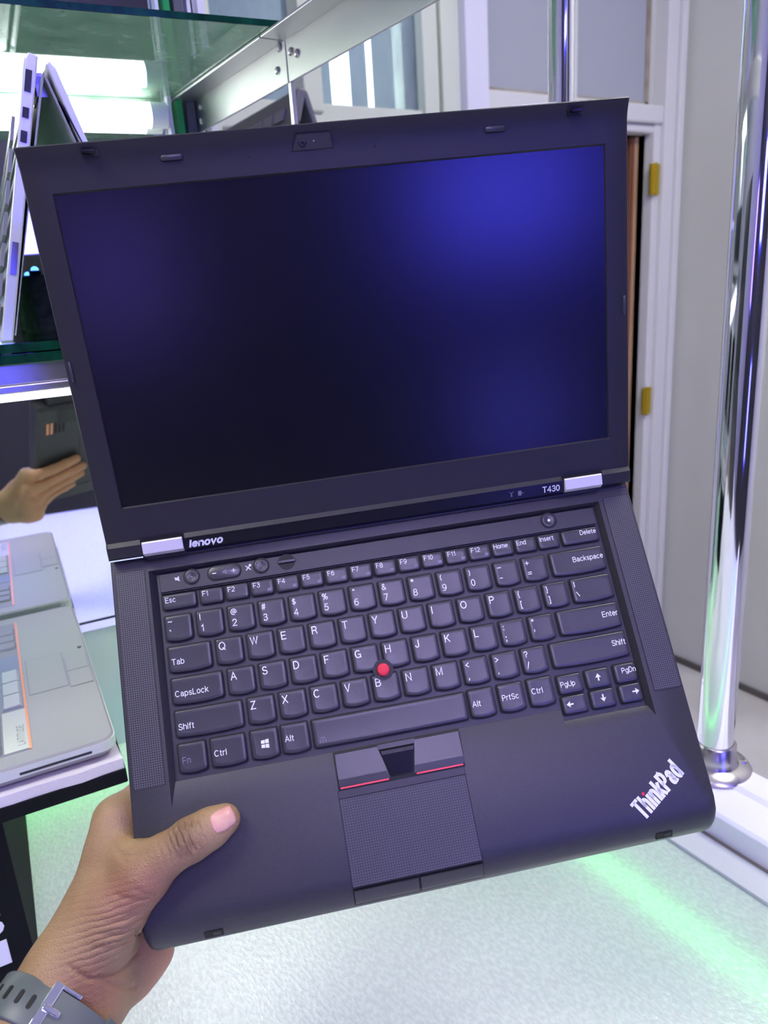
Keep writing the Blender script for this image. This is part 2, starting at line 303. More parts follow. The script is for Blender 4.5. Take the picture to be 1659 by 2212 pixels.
wb.box((-2.2, VB, 0), (WL, VB+0.1, 2.9)); wb.box((WL, VB, 0), (WR, VB+0.1, WB)); wb.box((WL, VB, 2.6), (WR, VB+0.1, 2.9))
wb.box((WR, VB, 0), (DL, VB+0.1, 2.9)); wb.box((DL, VB, HD+0.45), (DR, VB+0.1, 2.9)); wb.box((DR, VB, 0), (UR, VB+0.1, 2.9))
struct('wall_back', wb, m_wall)
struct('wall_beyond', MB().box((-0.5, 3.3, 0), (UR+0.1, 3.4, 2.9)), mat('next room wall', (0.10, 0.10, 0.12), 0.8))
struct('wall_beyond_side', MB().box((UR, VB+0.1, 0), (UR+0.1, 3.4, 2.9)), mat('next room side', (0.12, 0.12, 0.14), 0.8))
struct('baseboard_right', MB().box((UR-0.012, -2.6, 0), (UR, VB, 0.02)), mat('dark gap strip', (0.10, 0.09, 0.08), 0.7))
# door casing, header, transom panels
cs = MB().box((DR, VB-0.035, 0), (DR+0.03, VB+0.1, HD+0.01)).box((DR+0.03, VB-0.05, 0), (UR, VB+0.02, 2.9))
cs.box((DR+0.075, VB-0.065, 0), (DR+0.10, VB-0.05, 2.9))
struct('trim_1', cs, mat('door casing paint', (0.70, 0.70, 0.66), 0.45), bevel=0.004)
struct('trim_2', MB().box((DL-0.03, VB-0.045, HD), (DR+0.03, VB+0.08, HD+0.05)).box((DL-0.03, VB-0.03, HD-0.025), (DR+0.03, VB+0.02, HD)), MATS['door casing paint'], bevel=0.006)
struct('trim_3', MB().box((1.415, VB-0.006, HD+0.05), (DR, VB+0.004, HD+0.065)).box((1.415, VB-0.006, HD+0.05), (1.43, VB+0.004, 2.6)).box((DR-0.012, VB-0.006, HD+0.05), (DR+0.004, VB+0.004, 2.6)), m_caulk)
tp = struct('wall_transom', MB().box((DL-0.03, VB+0.02, HD+0.05), (DR, VB+0.03, 2.6)), m_panel)
struct('wall_transom_panel', MB().box((1.41, VB-0.001, HD+0.05), (1.735, VB+0.02, 2.6)).box((1.775, VB-0.001, HD+0.05), (DR, VB+0.02, 2.6)), m_panel)
struct('trim_4', MB().box((1.737, VB-0.02, HD+0.05), (1.772, VB+0.02, 2.6)), MATS['door casing paint'], bevel=0.004)
# the door stands open into the next room
dr = empty('door_1', (DR-0.012, VB+0.11, 0), 0); dr['kind'] = 'structure'
obj('door_leaf', MB().box((-0.04, -0.10, 0.01), (-0.008, 0.55, HD-0.03)), m_door, dr, bevel=0.002)
obj('door_edge', MB().box((-0.024, -0.103, 0.01), (-0.0085, -0.100, HD-0.03)), m_doore, dr)
for zz in (1.645, 0.965):
    h = obj('hinge', MB().box((-0.008, -0.152, zz-0.044), (0.034, -0.146, zz+0.044)).tube([(0.010, -0.155, zz-0.046), (0.010, -0.155, zz+0.046)], 0.006, 10), m_brass, dr)
# window in the back wall: frames, panes and added tubes standing in for reflections
wn = empty('window_1', (0, VB, 0)); wn['kind'] = 'structure'
obj('frame_rail', MB().box((WL, -0.02, WB-0.04), (WR, 0.05, WB+0.02)), m_cream, wn, bevel=0.004)
obj('frame_stile', MB().box((WR, -0.03, WB-0.6), (1.280, 0.06, 2.6)).box((1.2805, -0.022, WB-0.6), (1.286, 0.05, 2.6)).box((1.287, -0.035, WB-0.6), (1.343, 0.06, 2.6)), m_cream, wn, bevel=0.003)
obj('frame_stile', MB().box((0.903, -0.03, WB), (0.951, 0.05, 2.6)), m_cream, wn, bevel=0.003)
obj('frame_stile', MB().box((0.66, -0.03, WB-0.1), (0.70, 0.05, 2.6)), m_cream, wn, bevel=0.003)
obj('pane', MB().box((0.951, 0.0, WB), (WR, 0.006, 2.6)), m_dirty, wn)
obj('pane', MB().box((0.70, 0.02, WB), (0.903, 0.026, 2.6)), m_dirty, wn)
struct('wall_niche', MB().box((0.5, VB+0.36, 1.5), (1.42, VB+0.38, 2.9)).box((1.40, VB+0.1, 1.5), (1.42, VB+0.38, 2.9)).box((0.5, VB+0.1, 1.5), (0.52, VB+0.38, 2.9)), mat('blue grey niche', (0.20, 0.24, 0.29), 0.7, vary=((0.32, 0.37, 0.42), 14, (1, 1, 0.3), 0.3)))
struct('trim_5', MB().box((1.343, VB-0.06, 0), (1.415, VB+0.02, 2.9)), m_lav, bevel=0.003)
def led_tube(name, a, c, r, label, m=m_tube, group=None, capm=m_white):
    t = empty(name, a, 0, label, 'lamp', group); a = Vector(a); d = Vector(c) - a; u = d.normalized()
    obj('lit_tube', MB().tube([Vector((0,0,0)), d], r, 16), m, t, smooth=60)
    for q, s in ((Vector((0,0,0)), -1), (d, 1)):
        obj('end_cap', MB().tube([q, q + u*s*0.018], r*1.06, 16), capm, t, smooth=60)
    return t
led_tube('led_tube', (1.100, VB+0.14, 1.70), (1.100, VB+0.14, 2.55), 0.024, 'thick upright white tube added as a reflection in the dirty window pane')  # added glowing tube, stands in for a bright reflection in the glass
led_tube('led_tube', (1.188, VB+0.14, 1.70), (1.188, VB+0.14, 2.55), 0.007, 'thin upright white tube added beside it as a second window reflection')  # second added tube for the narrower bright reflection

# ================================================================== LAMPS OF THE ROOM (behind and above the viewer) AND ADDED FILL PANELS
f = empty('ceiling_tube_light', (-0.30, -1.65, 2.9), 0, 'long violet-white tube light on the ceiling behind the viewer', 'lamp')
obj('housing', MB().box((-0.05, -0.82, -0.05), (0.05, 0.82, 0.0)), m_white, f, bevel=0.004)
obj('lit_tube', MB().tube([(0, -0.8, -0.08), (0, 0.8, -0.08)], 0.03, 16), m_ceiltube, f, smooth=60)
f = empty('ceiling_fill_panel', (-0.85, 0.15, 2.9), 0, 'square white fill panel light added over the mirror cabinet', 'lamp')  # added fill light for the hand and the grey laptop
obj('frame', MB().box((-0.32, -0.32, -0.03), (0.32, 0.32, 0.0)), m_white, f, bevel=0.004)
obj('lit_face', MB().box((-0.29, -0.29, -0.034), (0.29, 0.29, -0.03)), m_panel_lit, f)
f = empty('ceiling_fill_panel', (1.25, 0.1, 2.9), 0, 'square white fill panel light added before the right wall', 'lamp')  # added fill light that brightens the right and back walls
obj('frame', MB().box((-0.32, -0.32, -0.03), (0.32, 0.32, 0.0)), m_white, f, bevel=0.004)
obj('lit_face', MB().box((-0.29, -0.29, -0.034), (0.29, 0.29, -0.03)), m_panel_lit, f)
f = empty('ceiling_fill_panel', (1.5, 2.6, 2.9), 0, 'square white fill panel light added in the room beyond the door', 'lamp')  # added unseen light to brighten the open door
obj('frame', MB().box((-0.2, -0.2, -0.03), (0.2, 0.2, 0.0)), m_white, f, bevel=0.004)
obj('lit_face', MB().box((-0.18, -0.18, -0.034), (0.18, 0.18, -0.03)), m_panel_lit, f)
led = [((0.15, 2.48), 0.55, 0.05, m_blue, 'long thin blue glowing strip high on the dark rear wall'),
       ((0.05, 1.66), 0.30, 0.20, m_blue, 'large blue glowing panel at eye height on the dark rear wall'),
       ((0.10, 0.72), 0.16, 0.22, m_bluedim, 'dim blue glowing panel low on the dark rear wall'),
       ((-1.80, 1.45), 0.22, 0.30, m_violet, 'violet glowing panel on the dark rear wall near the corner')]
for (x, z), hw, hh, m_, lb in led:
    f = empty('led_light_panel', (x, -2.6, z), 0, lb, 'lamp')
    obj('frame', MB().box((-hw-0.02, 0.0, -hh-0.02), (hw+0.02, 0.02, hh+0.02)), m_black, f)
    obj('lit_face', MB().box((-hw, 0.021, -hh), (hw, 0.03, hh)), m_, f)

# ================================================================== COUNTER
ct = empty('display_counter', (0, 0, 0), 0, 'white counter with crinkled film top lit from inside', 'counter')
obj('cabinet', MB().box((-0.75, -0.35, 0.02), (0.685, 1.02, 0.70)), m_aluw, ct)
obj('inner_wall', MB().box((-0.75, -0.35, 0.70), (-0.73, 1.02, 0.83)).box((0.605, -0.35, 0.70), (0.625, 1.02, 0.83)).box((-0.75, -0.35, 0.70), (0.625, -0.33, 0.83)).box((-0.75, 1.0, 0.70), (0.625, 1.02, 0.83)), m_white, ct)
obj('film_top', MB().box((-0.75, -0.35, 0.836), (0.562, 1.02, 0.839)), m_film, ct)
rl = obj('rail', MB().loft([[(0.598, y, 0.842), (0.598, y, 0.868), (0.602, y, 0.871), (0.645, y, 0.871), (0.650, y, 0.875), (0.682, y, 0.875), (0.687, y, 0.869), (0.687, y, 0.70), (0.62, y, 0.70), (0.62, y, 0.842)] for y in (-0.35, 1.02)]), m_aluw, ct, bevel=0.0015)
obj('ledge', MB().box((0.562, -0.35, 0.834), (0.600, 1.02, 0.843)), mat('pale ledge', (0.60, 0.64, 0.62), 0.25), ct, bevel=0.001)
obj('joint_strip', MB().box((0.594, -0.35, 0.8432), (0.5985, 1.02, 0.8436)), mat('brown sealant', (0.22, 0.20, 0.14), 0.7), ct)  # thin brown strip along the rail joint
for i, x in enumerate((-0.55, -0.30, -0.05, 0.14, 0.32)):
    obj('inner_led', MB().tube([(x, -0.3, 0.755), (x, 0.97, 0.755)], 0.012, 10), m_under, ct, smooth=60)
obj('green_led', MB().tube([(0.487, -0.3, 0.824), (0.487, 0.97, 0.824)], 0.004, 10), m_green, ct, smooth=60)
obj('green_led', MB().tube([(-0.6, 0.90, 0.80), (0.44, 0.84, 0.80)], 0.006, 10), m_green, ct, smooth=60)
# chrome poles with flanges
def pole(loc, r, ztop, label, flange=True):
    p = empty('chrome_pole', loc, 0, label, 'pole', None)
    obj('tube', MB().tube([(0, 0, 0.022), (0, 0, ztop-loc[2])], r, 40), m_chrome, p, smooth=60)
    fl = obj('flange', MB().lathe([(r*2.05, 0), (r*2.1, 0.003), (r*1.95, 0.007), (r*1.35, 0.010), (r*1.20, 0.016), (r*1.16, 0.032), (r*1.02, 0.034), (r*1.0, 0.03)], n=40), m_steel, p, smooth=50)
    for a in (200, 320, 80):
        q = (r*1.66*math.cos(R(a)), r*1.66*math.sin(R(a)), 0.0085)
        obj('screw', MB().lathe([(0.0, -0.002), (0.0042, -0.002), (0.0042, 0.0012), (0.0015, 0.0018), (0.0014, 0.0004), (0, 0.0004)], q, 12), m_steel, fl)
    return p
pole((0.662, 0.418, 0.871), 0.0185, 2.9, 'thick chrome pole on round flange screwed to white counter rail')
pole((0.650, 0.636, 0.871), 0.0135, 2.9, 'thinner chrome pole rising behind the open black laptop')

# ================================================================== MIRROR CABINET (turned 6 degrees)
YAW = R(-6.0); MX, MY = 0.131, 0.940
mz = empty('tall_mirror', (MX, MY, 0), YAW, 'tall wall mirror behind the shelves reflecting the laptops and hand', 'mirror')
obj('mirror_glass', MB().box((-0.75, 0, 1.018), (0.245, 0.006, 2.35)), m_mirror, mz)
obj('bottom_strip', MB().box((-0.75, -0.004, 1.008), (0.245, 0.008, 1.018)), m_chrome, mz)
obj('back_board', MB().box((-0.75, 0.0065, 0.84), (0.245, 0.03, 2.35)), mat('mirror backing', (0.25, 0.27, 0.28), 0.7), mz)
obj('lower_glass', MB().box((-0.75, 0.0, 0.84), (0.245, 0.006, 1.008)), mat('pale green back panel', (0.55, 0.72, 0.58), 0.15, vary=((0.66, 0.76, 0.66), 9, (1, 1, 1), 0.3)), mz)
# shelf carrying the silver laptop: two glass sheets on a rail
SZ = 1.374
sh = empty('glass_shelf', (MX, MY, SZ), YAW, 'thick double glass shelf with green edge under silver laptop', 'shelf')
obj('glass_sheet', MB().box((-0.75, -0.325, -0.0068), (0.11, -0.003, 0.0)), m_glass, sh)
obj('glass_sheet', MB().box((-0.75, -0.325, -0.0145), (0.11, -0.003, -0.0075)), m_glass, sh)
obj('sheet_edge', MB().box((-0.75, -0.3262, -0.0066), (0.11, -0.3252, -0.0002)), m_edge, sh)
obj('sheet_edge', MB().box((-0.75, -0.3262, -0.0143), (0.11, -0.3252, -0.0077)), m_edge, sh)
obj('support_rail', MB().box((-0.75, -0.32, -0.030), (0.11, -0.30, -0.0150)).box((-0.75, -0.322, -0.036), (0.11, -0.305, -0.030)), m_alu, sh, bevel=0.001)
def on_mirror(x, d): return (MX+x*math.cos(YAW)+d*math.sin(YAW), MY+x*math.sin(YAW)-d*math.cos(YAW))
led_tube('led_tube', (*on_mirror(-0.6, 0.016), 1.3135), (*on_mirror(0.16, 0.016), 1.3135), 0.0135, 'white tube glowing under the double glass shelf')
# upper shelf
UZ = 1.610
us = empty('glass_shelf', (MX, MY, UZ), YAW, 'smeared green glass shelf overhead resting on riveted angle bar', 'shelf')
obj('glass_sheet', MB().box((-0.75, -0.262, 0), (0.235, -0.003, 0.005)), m_shelfglass, us)
obj('sheet_edge', MB().box((-0.75, -0.2635, 0.0), (0.235, -0.2622, 0.005)), m_edge, us)
us2 = empty('glass_shelf', (MX, MY, 1.86), YAW, 'highest green glass shelf fixed to the mirror above the others', 'shelf')
obj('glass_sheet', MB().box((-0.75, -0.26, 0), (0.235, -0.003, 0.005)), m_shelfglass, us2)
obj('sheet_edge', MB().box((-0.75, -0.2615, 0.0), (0.235, -0.2602, 0.005)), m_edge, us2)
led_tube('led_tube', (*on_mirror(-0.6, 0.016), 1.590), (*on_mirror(0.170, 0.016), 1.590), 0.0125, 'white tube glowing below the overhead green glass shelf')
# angle bars with rivets along the cabinet side
def angle_bar(y0, y1, rivs, label):
    a = empty('angle_bar', (0.352, y0, UZ), 0, label, 'bar', 'riveted aluminium angle bars')
    obj('web', MB().box((0, 0, -0.036), (0.003, y1-y0, 0.004)), m_alu, a, bevel=0.0006)
    obj('lip', MB().box((-0.024, 0, -0.003), (0.0, y1-y0, -0.0005)), m_alu, a, bevel=0.0006)
    for ry, rz in rivs:
        obj('rivet', MB().lathe([(0.0036, 0), (0.0034, 0.0012), (0.002, 0.0022), (0, 0.0024)], n=12), m_steel, a, loc=(0, ry, rz)).rotation_euler = (0, -math.pi/2, 0)
angle_bar(0.676, 0.96, [(0.010, -0.006), (0.018, -0.022), (0.215, -0.012), (0.218, -0.026)], 'far riveted angle bar holding the green glass shelf')
angle_bar(0.30, 0.674, [(0.365, -0.014), (0.354, -0.018)], 'near riveted angle bar butted against the far one')
obj('side_post', MB().box((0.353, 0.673, 1.535), (0.357, 0.678, 1.574)), m_alu, None, label='slim aluminium post under the joint of the angle bars', cat='post')
for i, (x, m_, wd) in enumerate(((0.322, m_lav, 0.004), (0.333, mat('painted green glow', (0.03, 0.35, 0.10), 0.2), 0.007), (0.346, mat('dark upright', (0.10, 0.10, 0.12), 0.4), 0.010), (0.358, m_lav, 0.004), (0.372, m_aluw, 0.008))):  # purple and green edge light of glass sheets is put into strip colours
    obj('upright_strip', MB().box((x-wd/2, 0.905, 0.85), (x+wd/2, 0.915, 2.3)), m_, None,
        label=['thin lavender edge strip beside the mirror end', 'painted green glow strip among the upright strips by the mirror', 'dark upright strip between green and lavender strips', 'thin lavender strip between dark and white uprights', 'white outer strip at the end of the uprights'][i], cat='strip')

# ================================================================== SILVER TENT LAPTOP
tn = empty('tent_laptop', (0.140, 0.655, SZ), R(-6), 'silver convertible laptop standing as a tent on glass shelf', 'laptop')
def leg_slab(side, th, bot, top, z0, z1, y0, y1):
    # sloping slab: bottom and top outer x, thickness inward
    pr = [(bot, z0), (top, z1-0.004), (top - side*0.003, z1), (top - side*th, z1-0.002), (bot - side*(th*0.9), z0)]
    return MB().loft([[(x, y, z) for x, z in pr] for y in (y0, y1)])
bs = obj('base_half', leg_slab(-1, 0.0095, -0.063, -0.010, 0.0, 0.201, 0, 0.275), m_silver, tn, bevel=0.0012)
ld = obj('lid_half', leg_slab(1, 0.0065, 0.066, 0.010, 0.0, 0.196, 0, 0.275), m_silver, tn, bevel=0.0012)
obj('inner_cover', leg_slab(-1, 0.001, -0.0525, -0.0005, 0.004, 0.190, 0.003, 0.272), m_silver_in, tn)
obj('inner_cover', leg_slab(1, 0.001, 0.0585, 0.0035, 0.004, 0.188, 0.003, 0.272), m_silver_in, tn)
obj('hinge_bar', MB().tube([(0.0, 0.02, 0.188), (0.0, 0.06, 0.188)], 0.0045, 12).box((-0.004, 0.02, 0.176), (0.004, 0.06, 0.19)), m_steel, tn, smooth=50)
def on_base(t): return -0.063 + 0.053*t + 0.0047, 0.201*t
for t, hh in ((0.905, 0.0075), (0.80, 0.0036), (0.72, 0.0040), (0.625, 0.0022), (0.30, 0.012)):
    x, z = on_base(t)
    mt = Matrix.Translation((x, -0.0006, z)) @ Matrix.Rotation(R(14.5), 4, 'Y')
    obj('port', MB().box((-0.0022, 0, -hh), (0.0022, 0.0012, hh), mt), m_port if t > 0.4 else m_steel, bs)
for j in range(7):
    x = -0.066 + 0.053*(0.1+0.11*j); z = 0.201*(0.1+0.11*j)
    mt = Matrix.Translation((x, 0, z)) @ Matrix.Rotation(R(14.7), 4, 'Y')
    for k in range(9):
        obj('key', MB().box((-0.0012, 0.014+0.028*k, -0.0085), (0.0012, 0.038+0.028*k, 0.0085), mt), m_greyd, bs)
obj('foot_strip', leg_slab(1, 0.0012, 0.0673, 0.0113, 0.02, 0.17, 0.0, 0.275), m_port, ld)
obj('black_carton', MB().box((0.128, 0.80, SZ), (0.182, 0.88, SZ+0.052)), mat('black fleece box', (0.012, 0.014, 0.016), 0.9, bump=(140, 1.0, 0.004), vary=((0.05, 0.055, 0.06), 60, (1, 1, 2), 0.2)), None, label='small black fuzzy box on the shelf between silver laptop legs', cat='box', bevel=0.002)
bl = empty('reflection_bulb', (0.146, 0.870, SZ+0.052), 0, 'tiny round blue bulb on the black box added for a mirror reflection', 'lamp')  # added bulb in place of a blue lamp's reflection in the mirror
obj('ring', MB().lathe([(0.006, 0), (0.006, 0.006), (0.004, 0.007), (0.0, 0.007)], n=16), m_port, bl)
obj('bulb', MB().lathe([(0.004, 0.006), (0.0035, 0.009), (0.002, 0.0105), (0, 0.011)], n=16), emitter('blue bulb', (0.05, 0.2, 1.0), 6), bl, smooth=80)

# ================================================================== DARK TENT LAPTOP FURTHER BACK
sp = empty('side_shelf', (0.60, 1.22, 1.455), 0, 'plain shelf behind the held laptop under dark tent laptop', 'shelf')
obj('board', MB().box((-0.17, -0.17, -0.012), (0.20, 0.22, 0.0)), m_aluw, sp, bevel=0.001)
obj('support', MB().box((-0.16, 0.19, -1.455), (0.19, 0.21, -0.012)), m_aluw, sp)
obj('support', MB().box((-0.16, -0.16, -1.455), (-0.14, 0.19, -0.012)), m_aluw, sp)
t2 = empty('tent_laptop', (0.595, 1.09, 1.455), R(-2), 'dark grey laptop standing as a tent by the window', 'laptop')
b2 = obj('base_half', leg_slab(-1, 0.016, -0.082, -0.014, 0.0, 0.222, 0, 0.30), m_darklap, t2, bevel=0.003)
l2 = obj('lid_half', leg_slab(1, 0.010, 0.070, 0.004, 0.0, 0.220, 0, 0.30), m_darklap, t2, bevel=0.003)
obj('port', MB().box((-0.004, -0.0008, -0.008), (0.004, 0.001, 0.008), Matrix.Translation((-0.020, 0, 0.170)) @ Matrix.Rotation(R(17), 4, 'Y')), m_port, b2)
for j in range(3):
    for k in range(6):
        t = 0.86-0.1*j; mt = Matrix.Translation((-0.082+0.068*t-0.0005, 0.03+0.043*k, 0.222*t)) @ Matrix.Rotation(R(17), 4, 'Y')
        obj('key', MB().box((-0.0014, 0.0, -0.0085), (0.0012, 0.036, 0.0085), mt), m_greyd, b2)

# ================================================================== CARTON, BOARD AND GREY LAPTOP AT LEFT
LY = R(-5.6)
cb = empty('black_box', (0.098, 0.598, 0.8395), LY, 'black box with overhanging top standing on the lit counter', 'box')
obj('carton', MB().box((-0.42, 0.0, 0), (-0.098, 0.30, 0.168)), m_black, cb, bevel=0.001)
obj('top_flap', MB().box((-0.42, -0.004, 0.168), (0.0, 0.32, 0.181)), m_black, cb, bevel=0.001)
me = text_mesh('s', 0.034, bold=0.0016); 
so = obj('printed_letter', me, m_legend, cb, loc=(-0.1285, -0.0006, 0.080)); so.rotation_euler = (R(90), 0, 0)
obj('paper_label', MB().box((-0.20, -0.0008, 0.034), (-0.1155, 0.0, 0.058)), m_lav, cb)
rg = random.Random(3)
poly = [(-0.42, -0.002)] + [(-0.42+0.42*i/24, -0.003+rg.uniform(-0.0012, 0.0012)) for i in range(1, 24)] + [(-0.001, -0.002)] + [(-0.002+rg.uniform(-0.002, 0.001), 0.32*i/16) for i in range(1, 17)] + [(-0.42, 0.32)]
fbm = MB().prism(poly, 0, 0.0095)
fb = obj('foam_board', fbm, m_foam, None, loc=(0.098, 0.598, 1.0205), label='white foam board with torn edge under grey laptop', cat='board'); fb.rotation_euler = (0, 0, LY)
gl = empty('grey_laptop', (0.095, 0.600, 1.030), LY, 'worn grey laptop with orange trim lying open before mirror', 'laptop')
# local frame: +x = laptop front edge side, y along the front edge (0..0.332)
body = rrect(-0.245, 0.0, 0.0, 0.332, 0.012)
gb = obj('base', MB().loft([[(x, y, 0.004) for x, y in rrect(-0.243, -0.004, 0.004, 0.328, 0.010)], [(x, y, 0.010) for x, y in body], [(x, y, 0.0185) for x, y in body], [(x, y, 0.020) for x, y in rrect(-0.2435, -0.0018, 0.0018, 0.3302, 0.011)]]), m_grey, gl, smooth=30)
obj('silver_edge', MB().loft([[(x, y, 0.0095) for x, y in rrect(-0.2452, 0.0006, -0.0006, 0.3326, 0.0122)], [(x, y, 0.0182) for x, y in rrect(-0.2452, 0.0006, -0.0006, 0.3326, 0.0122)]]), mat('pale silver edge', (0.62, 0.64, 0.62), 0.35, 0.5), gb)
obj('foot', MB().box((-0.03, 0.02, 0.0), (-0.01, 0.31, 0.004)).box((-0.235, 0.02, 0.0), (-0.215, 0.31, 0.004)), m_port, gl)
obj('side_slot', MB().box((-0.075, -0.0010, 0.0115), (-0.02, 0.0, 0.0135)), m_port, gb)
def gplate(n, x0, x1, y0, y1, z, m_, par, t=0.0006):
    return obj(n, MB().box((x0, y0, z-t), (x1, y1, z)), m_, par)
TP = (-0.0590, -0.0255, 0.118, 0.196)
gplate('groove', TP[0]-0.001, TP[1]+0.001, TP[2]-0.001, TP[3]+0.001, 0.0202, m_greyd, gb)
gplate('touchpad', *TP, 0.0204, m_grey, gb)
gplate('groove', -0.0240, -0.0025, 0.112, 0.183, 0.0202, m_greyd, gb)
gplate('touchpad_button', -0.0232, -0.0033, 0.1128, 0.1472, 0.0206, m_grey, gb)
gplate('touchpad_button', -0.0232, -0.0033, 0.1482, 0.1822, 0.0206, m_grey, gb)
obj('sensor_dot', MB().lathe([(0.0022, 0.0198), (0.0022, 0.0204), (0.0, 0.0204)], (-0.0065, 0.200, 0), 12), m_port, gb)
gplate('keyboard_tray', -0.180, -0.0650, 0.020, 0.312, 0.0203, m_greyd, gb)
gplate('copper_trim', -0.0652, -0.0630, 0.020, 0.312, 0.0207, m_orange, gb, 0.001)
gplate('nameplate', -0.0840, -0.0652, 0.022, 0.094, 0.0207, mat('pale nameplate', (0.55, 0.56, 0.52), 0.3, 0.5), gb)
lt = obj('nameplate_text', text_mesh('LATITUDE', 0.0075, bold=0.0001, space=1.15), mat('nameplate ink', (0.28, 0.28, 0.27), 0.5), gb, loc=(-0.0705, 0.030, 0.02075)); lt.rotation_euler = (0, 0, R(90))
gplate('stick_button_panel', -0.0840, -0.0652, 0.098, 0.218, 0.0206, mat('blue grey panel', (0.16, 0.19, 0.25), 0.35), gb)
for y0 in (0.100, 0.127, 0.154):
    obj('stick_button', MB().loft([[(-0.0825, y, 0.0206), (-0.0815, y, 0.0222), (-0.0685, y, 0.0226), (-0.0665, y, 0.0206)] for y in (y0, y0+0.025)]), mat('pale stick button', (0.40, 0.41, 0.44), 0.3), gb)
kme = MB().loft([[(x, y, 0) for x, y in rrect(-0.0085, 0.0085, -0.0085, 0.0085, 0.0015, 2)], [(x, y, 0.0018) for x, y in rrect(-0.0072, 0.0072, -0.0072, 0.0072, 0.0015, 2)]]).mesh('key')
kme.materials.append(m_greyd)
for r_ in range(5):
    for k in range(15):
        if r_ == 0 and 4 <= k <= 8: continue
        obj('key', kme, None, gb, loc=(-0.0940-0.0185*r_, 0.031+0.0185*k+(0.004*r_ if k < 14 else 0), 0.0206))
obj('key', MB().loft([[(x, y, 0) for x, y in rrect(-0.0085, 0.0085, 0.0, 0.084, 0.0015, 2)], [(x, y, 0.0018) for x, y in rrect(-0.0072, 0.0072, 0.001, 0.083, 0.0015, 2)]]), m_greyd, gb, loc=(-0.0940, 0.1015, 0.0206))
for k, yy in enumerate((0.235, 0.255, 0.275)):
    obj('key', kme, None, gb, loc=(-0.0745, yy+0.01, 0.0206))
gld = obj('lid', MB().box((0, 0.0, 0), (0.009, 0.332, 0.235)), m_grey, gl, loc=(-0.243, 0, 0.018), bevel=0.003); gld.rotation_euler = (0, R(-28), 0)
obj('screen', MB().box((0.0085, 0.012, 0.02), (0.0095, 0.320, 0.222)), m_screen, gld)

# ================================================================== THE HELD LAPTOP
LR = ((0.91642776, 0.18445193, -0.35515862), (-0.39799748, 0.51303790, -0.76051964), (0.04193052, 0.83831354, 0.54357358))
LT = (0.11565213, 0.43033796, 1.20571678)
LM = Matrix([list(LR[i]) + [LT[i]] for i in range(3)] + [[0, 0, 0, 1]])
lp = empty('open_laptop', label='open black laptop with red pointing stick held up in a hand', cat='laptop'); lp.matrix_world = LM
K = 0.001
X0, X1, PZ, KZ = -36.8, 304.0, 2.4, -3.0
def ring(x0, x1, y0, y1, z, r=6.0): return [(x, y, z) for x, y in rrect(x0, x1, y0, y1, r, 5)]
def bring(x0, x1, y0, y1, z, r=6.0):
    # square rear corners, rounded front ones
    return [(x, y, z) if y < 0 else (x1 if x > 100 else x0, y1, z) for x, y in rrect(x0, x1, y0, y1, r, 5) if y < 0 or x in ()] + [(x1, y1, z), (x0, y1, z)]
RY = 47.0
rings = [bring(X0+1.0, X1-1.0, -156.0, RY-0.6, PZ), bring(X0+0.35, X1-0.35, -161.5, RY-0.2, PZ-0.55), bring(X0, X1, -167.0, RY, PZ-2.6),
         bring(X0, X1, -171.5, RY, PZ-6.0), bring(X0, X1, -174.6, RY, PZ-10.5), bring(X0+0.2, X1-0.2, -176.2, RY, PZ-16), bring(X0+0.8, X1-0.8, -176.0, RY, PZ-25), bring(X0+4, X1-4, -170.0, RY-4, PZ-30)]
sb = MB().loft(rings, False, True)
# top face with the keyboard opening
HA = [(-14.2, 37.4), (281.2, 37.4), (281.2, -103.2), (223.4, -103.2), (-14.2, -102.2)]
HB = [(-10.0, 35.0), (278.2, 35.0), (278.2, -96.6), (223.6, -96.6), (223.6, -89.6), (-11.3, -88.4)]
bm = bmesh.new()
ov = [bm.verts.new(p) for p in rings[0]]; hv = [bm.verts.new((x, y, PZ)) for x, y in HA]
oe = [bm.edges.new((ov[i], ov[(i+1) % len(ov)])) for i in range(len(ov))]; he = [bm.edges.new((hv[i], hv[(i+1) % 5])) for i in range(5)]
bmesh.ops.triangle_fill(bm, use_beauty=True, use_dissolve=False, edges=oe+he)
lv = [bm.verts.new((x, y, KZ)) for x, y in HB]
sr = [bm.verts.new((278.4, -96.6, -0.6)), bm.verts.new((223.6, -96.6, -0.6))]
sl = [bm.verts.new((223.4, -89.6, -0.9)), bm.verts.new((-11.3, -88.4, -0.9))]
F = bm.faces.new
F((hv[0], hv[1], lv[1], lv[0])); F((hv[1], hv[2], sr[0], lv[2], lv[1])); F((hv[2], hv[3], sr[1], sr[0])); F((sr[0], sr[1], lv[3], lv[2])); F((hv[3], sl[0], lv[4], lv[3], sr[1]))
F((hv[3], hv[4], sl[1], sl[0])); F((sl[0], sl[1], lv[5], lv[4])); F((hv[4], hv[0], lv[0], lv[5], sl[1]))
n0 = len(sb.v); bm.verts.index_update(); sb.v += [tuple(v.co) for v in bm.verts]; sb.f += [tuple(n0+v.index for v in f.verts) for f in bm.faces]; bm.free()
me = bpy.data.meshes.new('base_shell'); me.from_pydata([(x*K, y*K, z*K) for x, y, z in sb.v], [], sb.f)
bm = bmesh.new(); bm.from_mesh(me); bmesh.ops.remove_doubles(bm, verts=bm.verts, dist=1e-6); bmesh.ops.recalc_face_normals(bm, faces=bm.faces); bm.to_mesh(me); bm.free()
base = obj('base_shell', me, m_case, lp, smooth=28)
def mm(name, mb, m_, par=lp, **k): return obj(name, mb, m_, par, sc=K, **k)
mm('keyboard_plate', MB().box((-12.5, -97, KZ-1), (280, 36, KZ+0.4)), m_case)
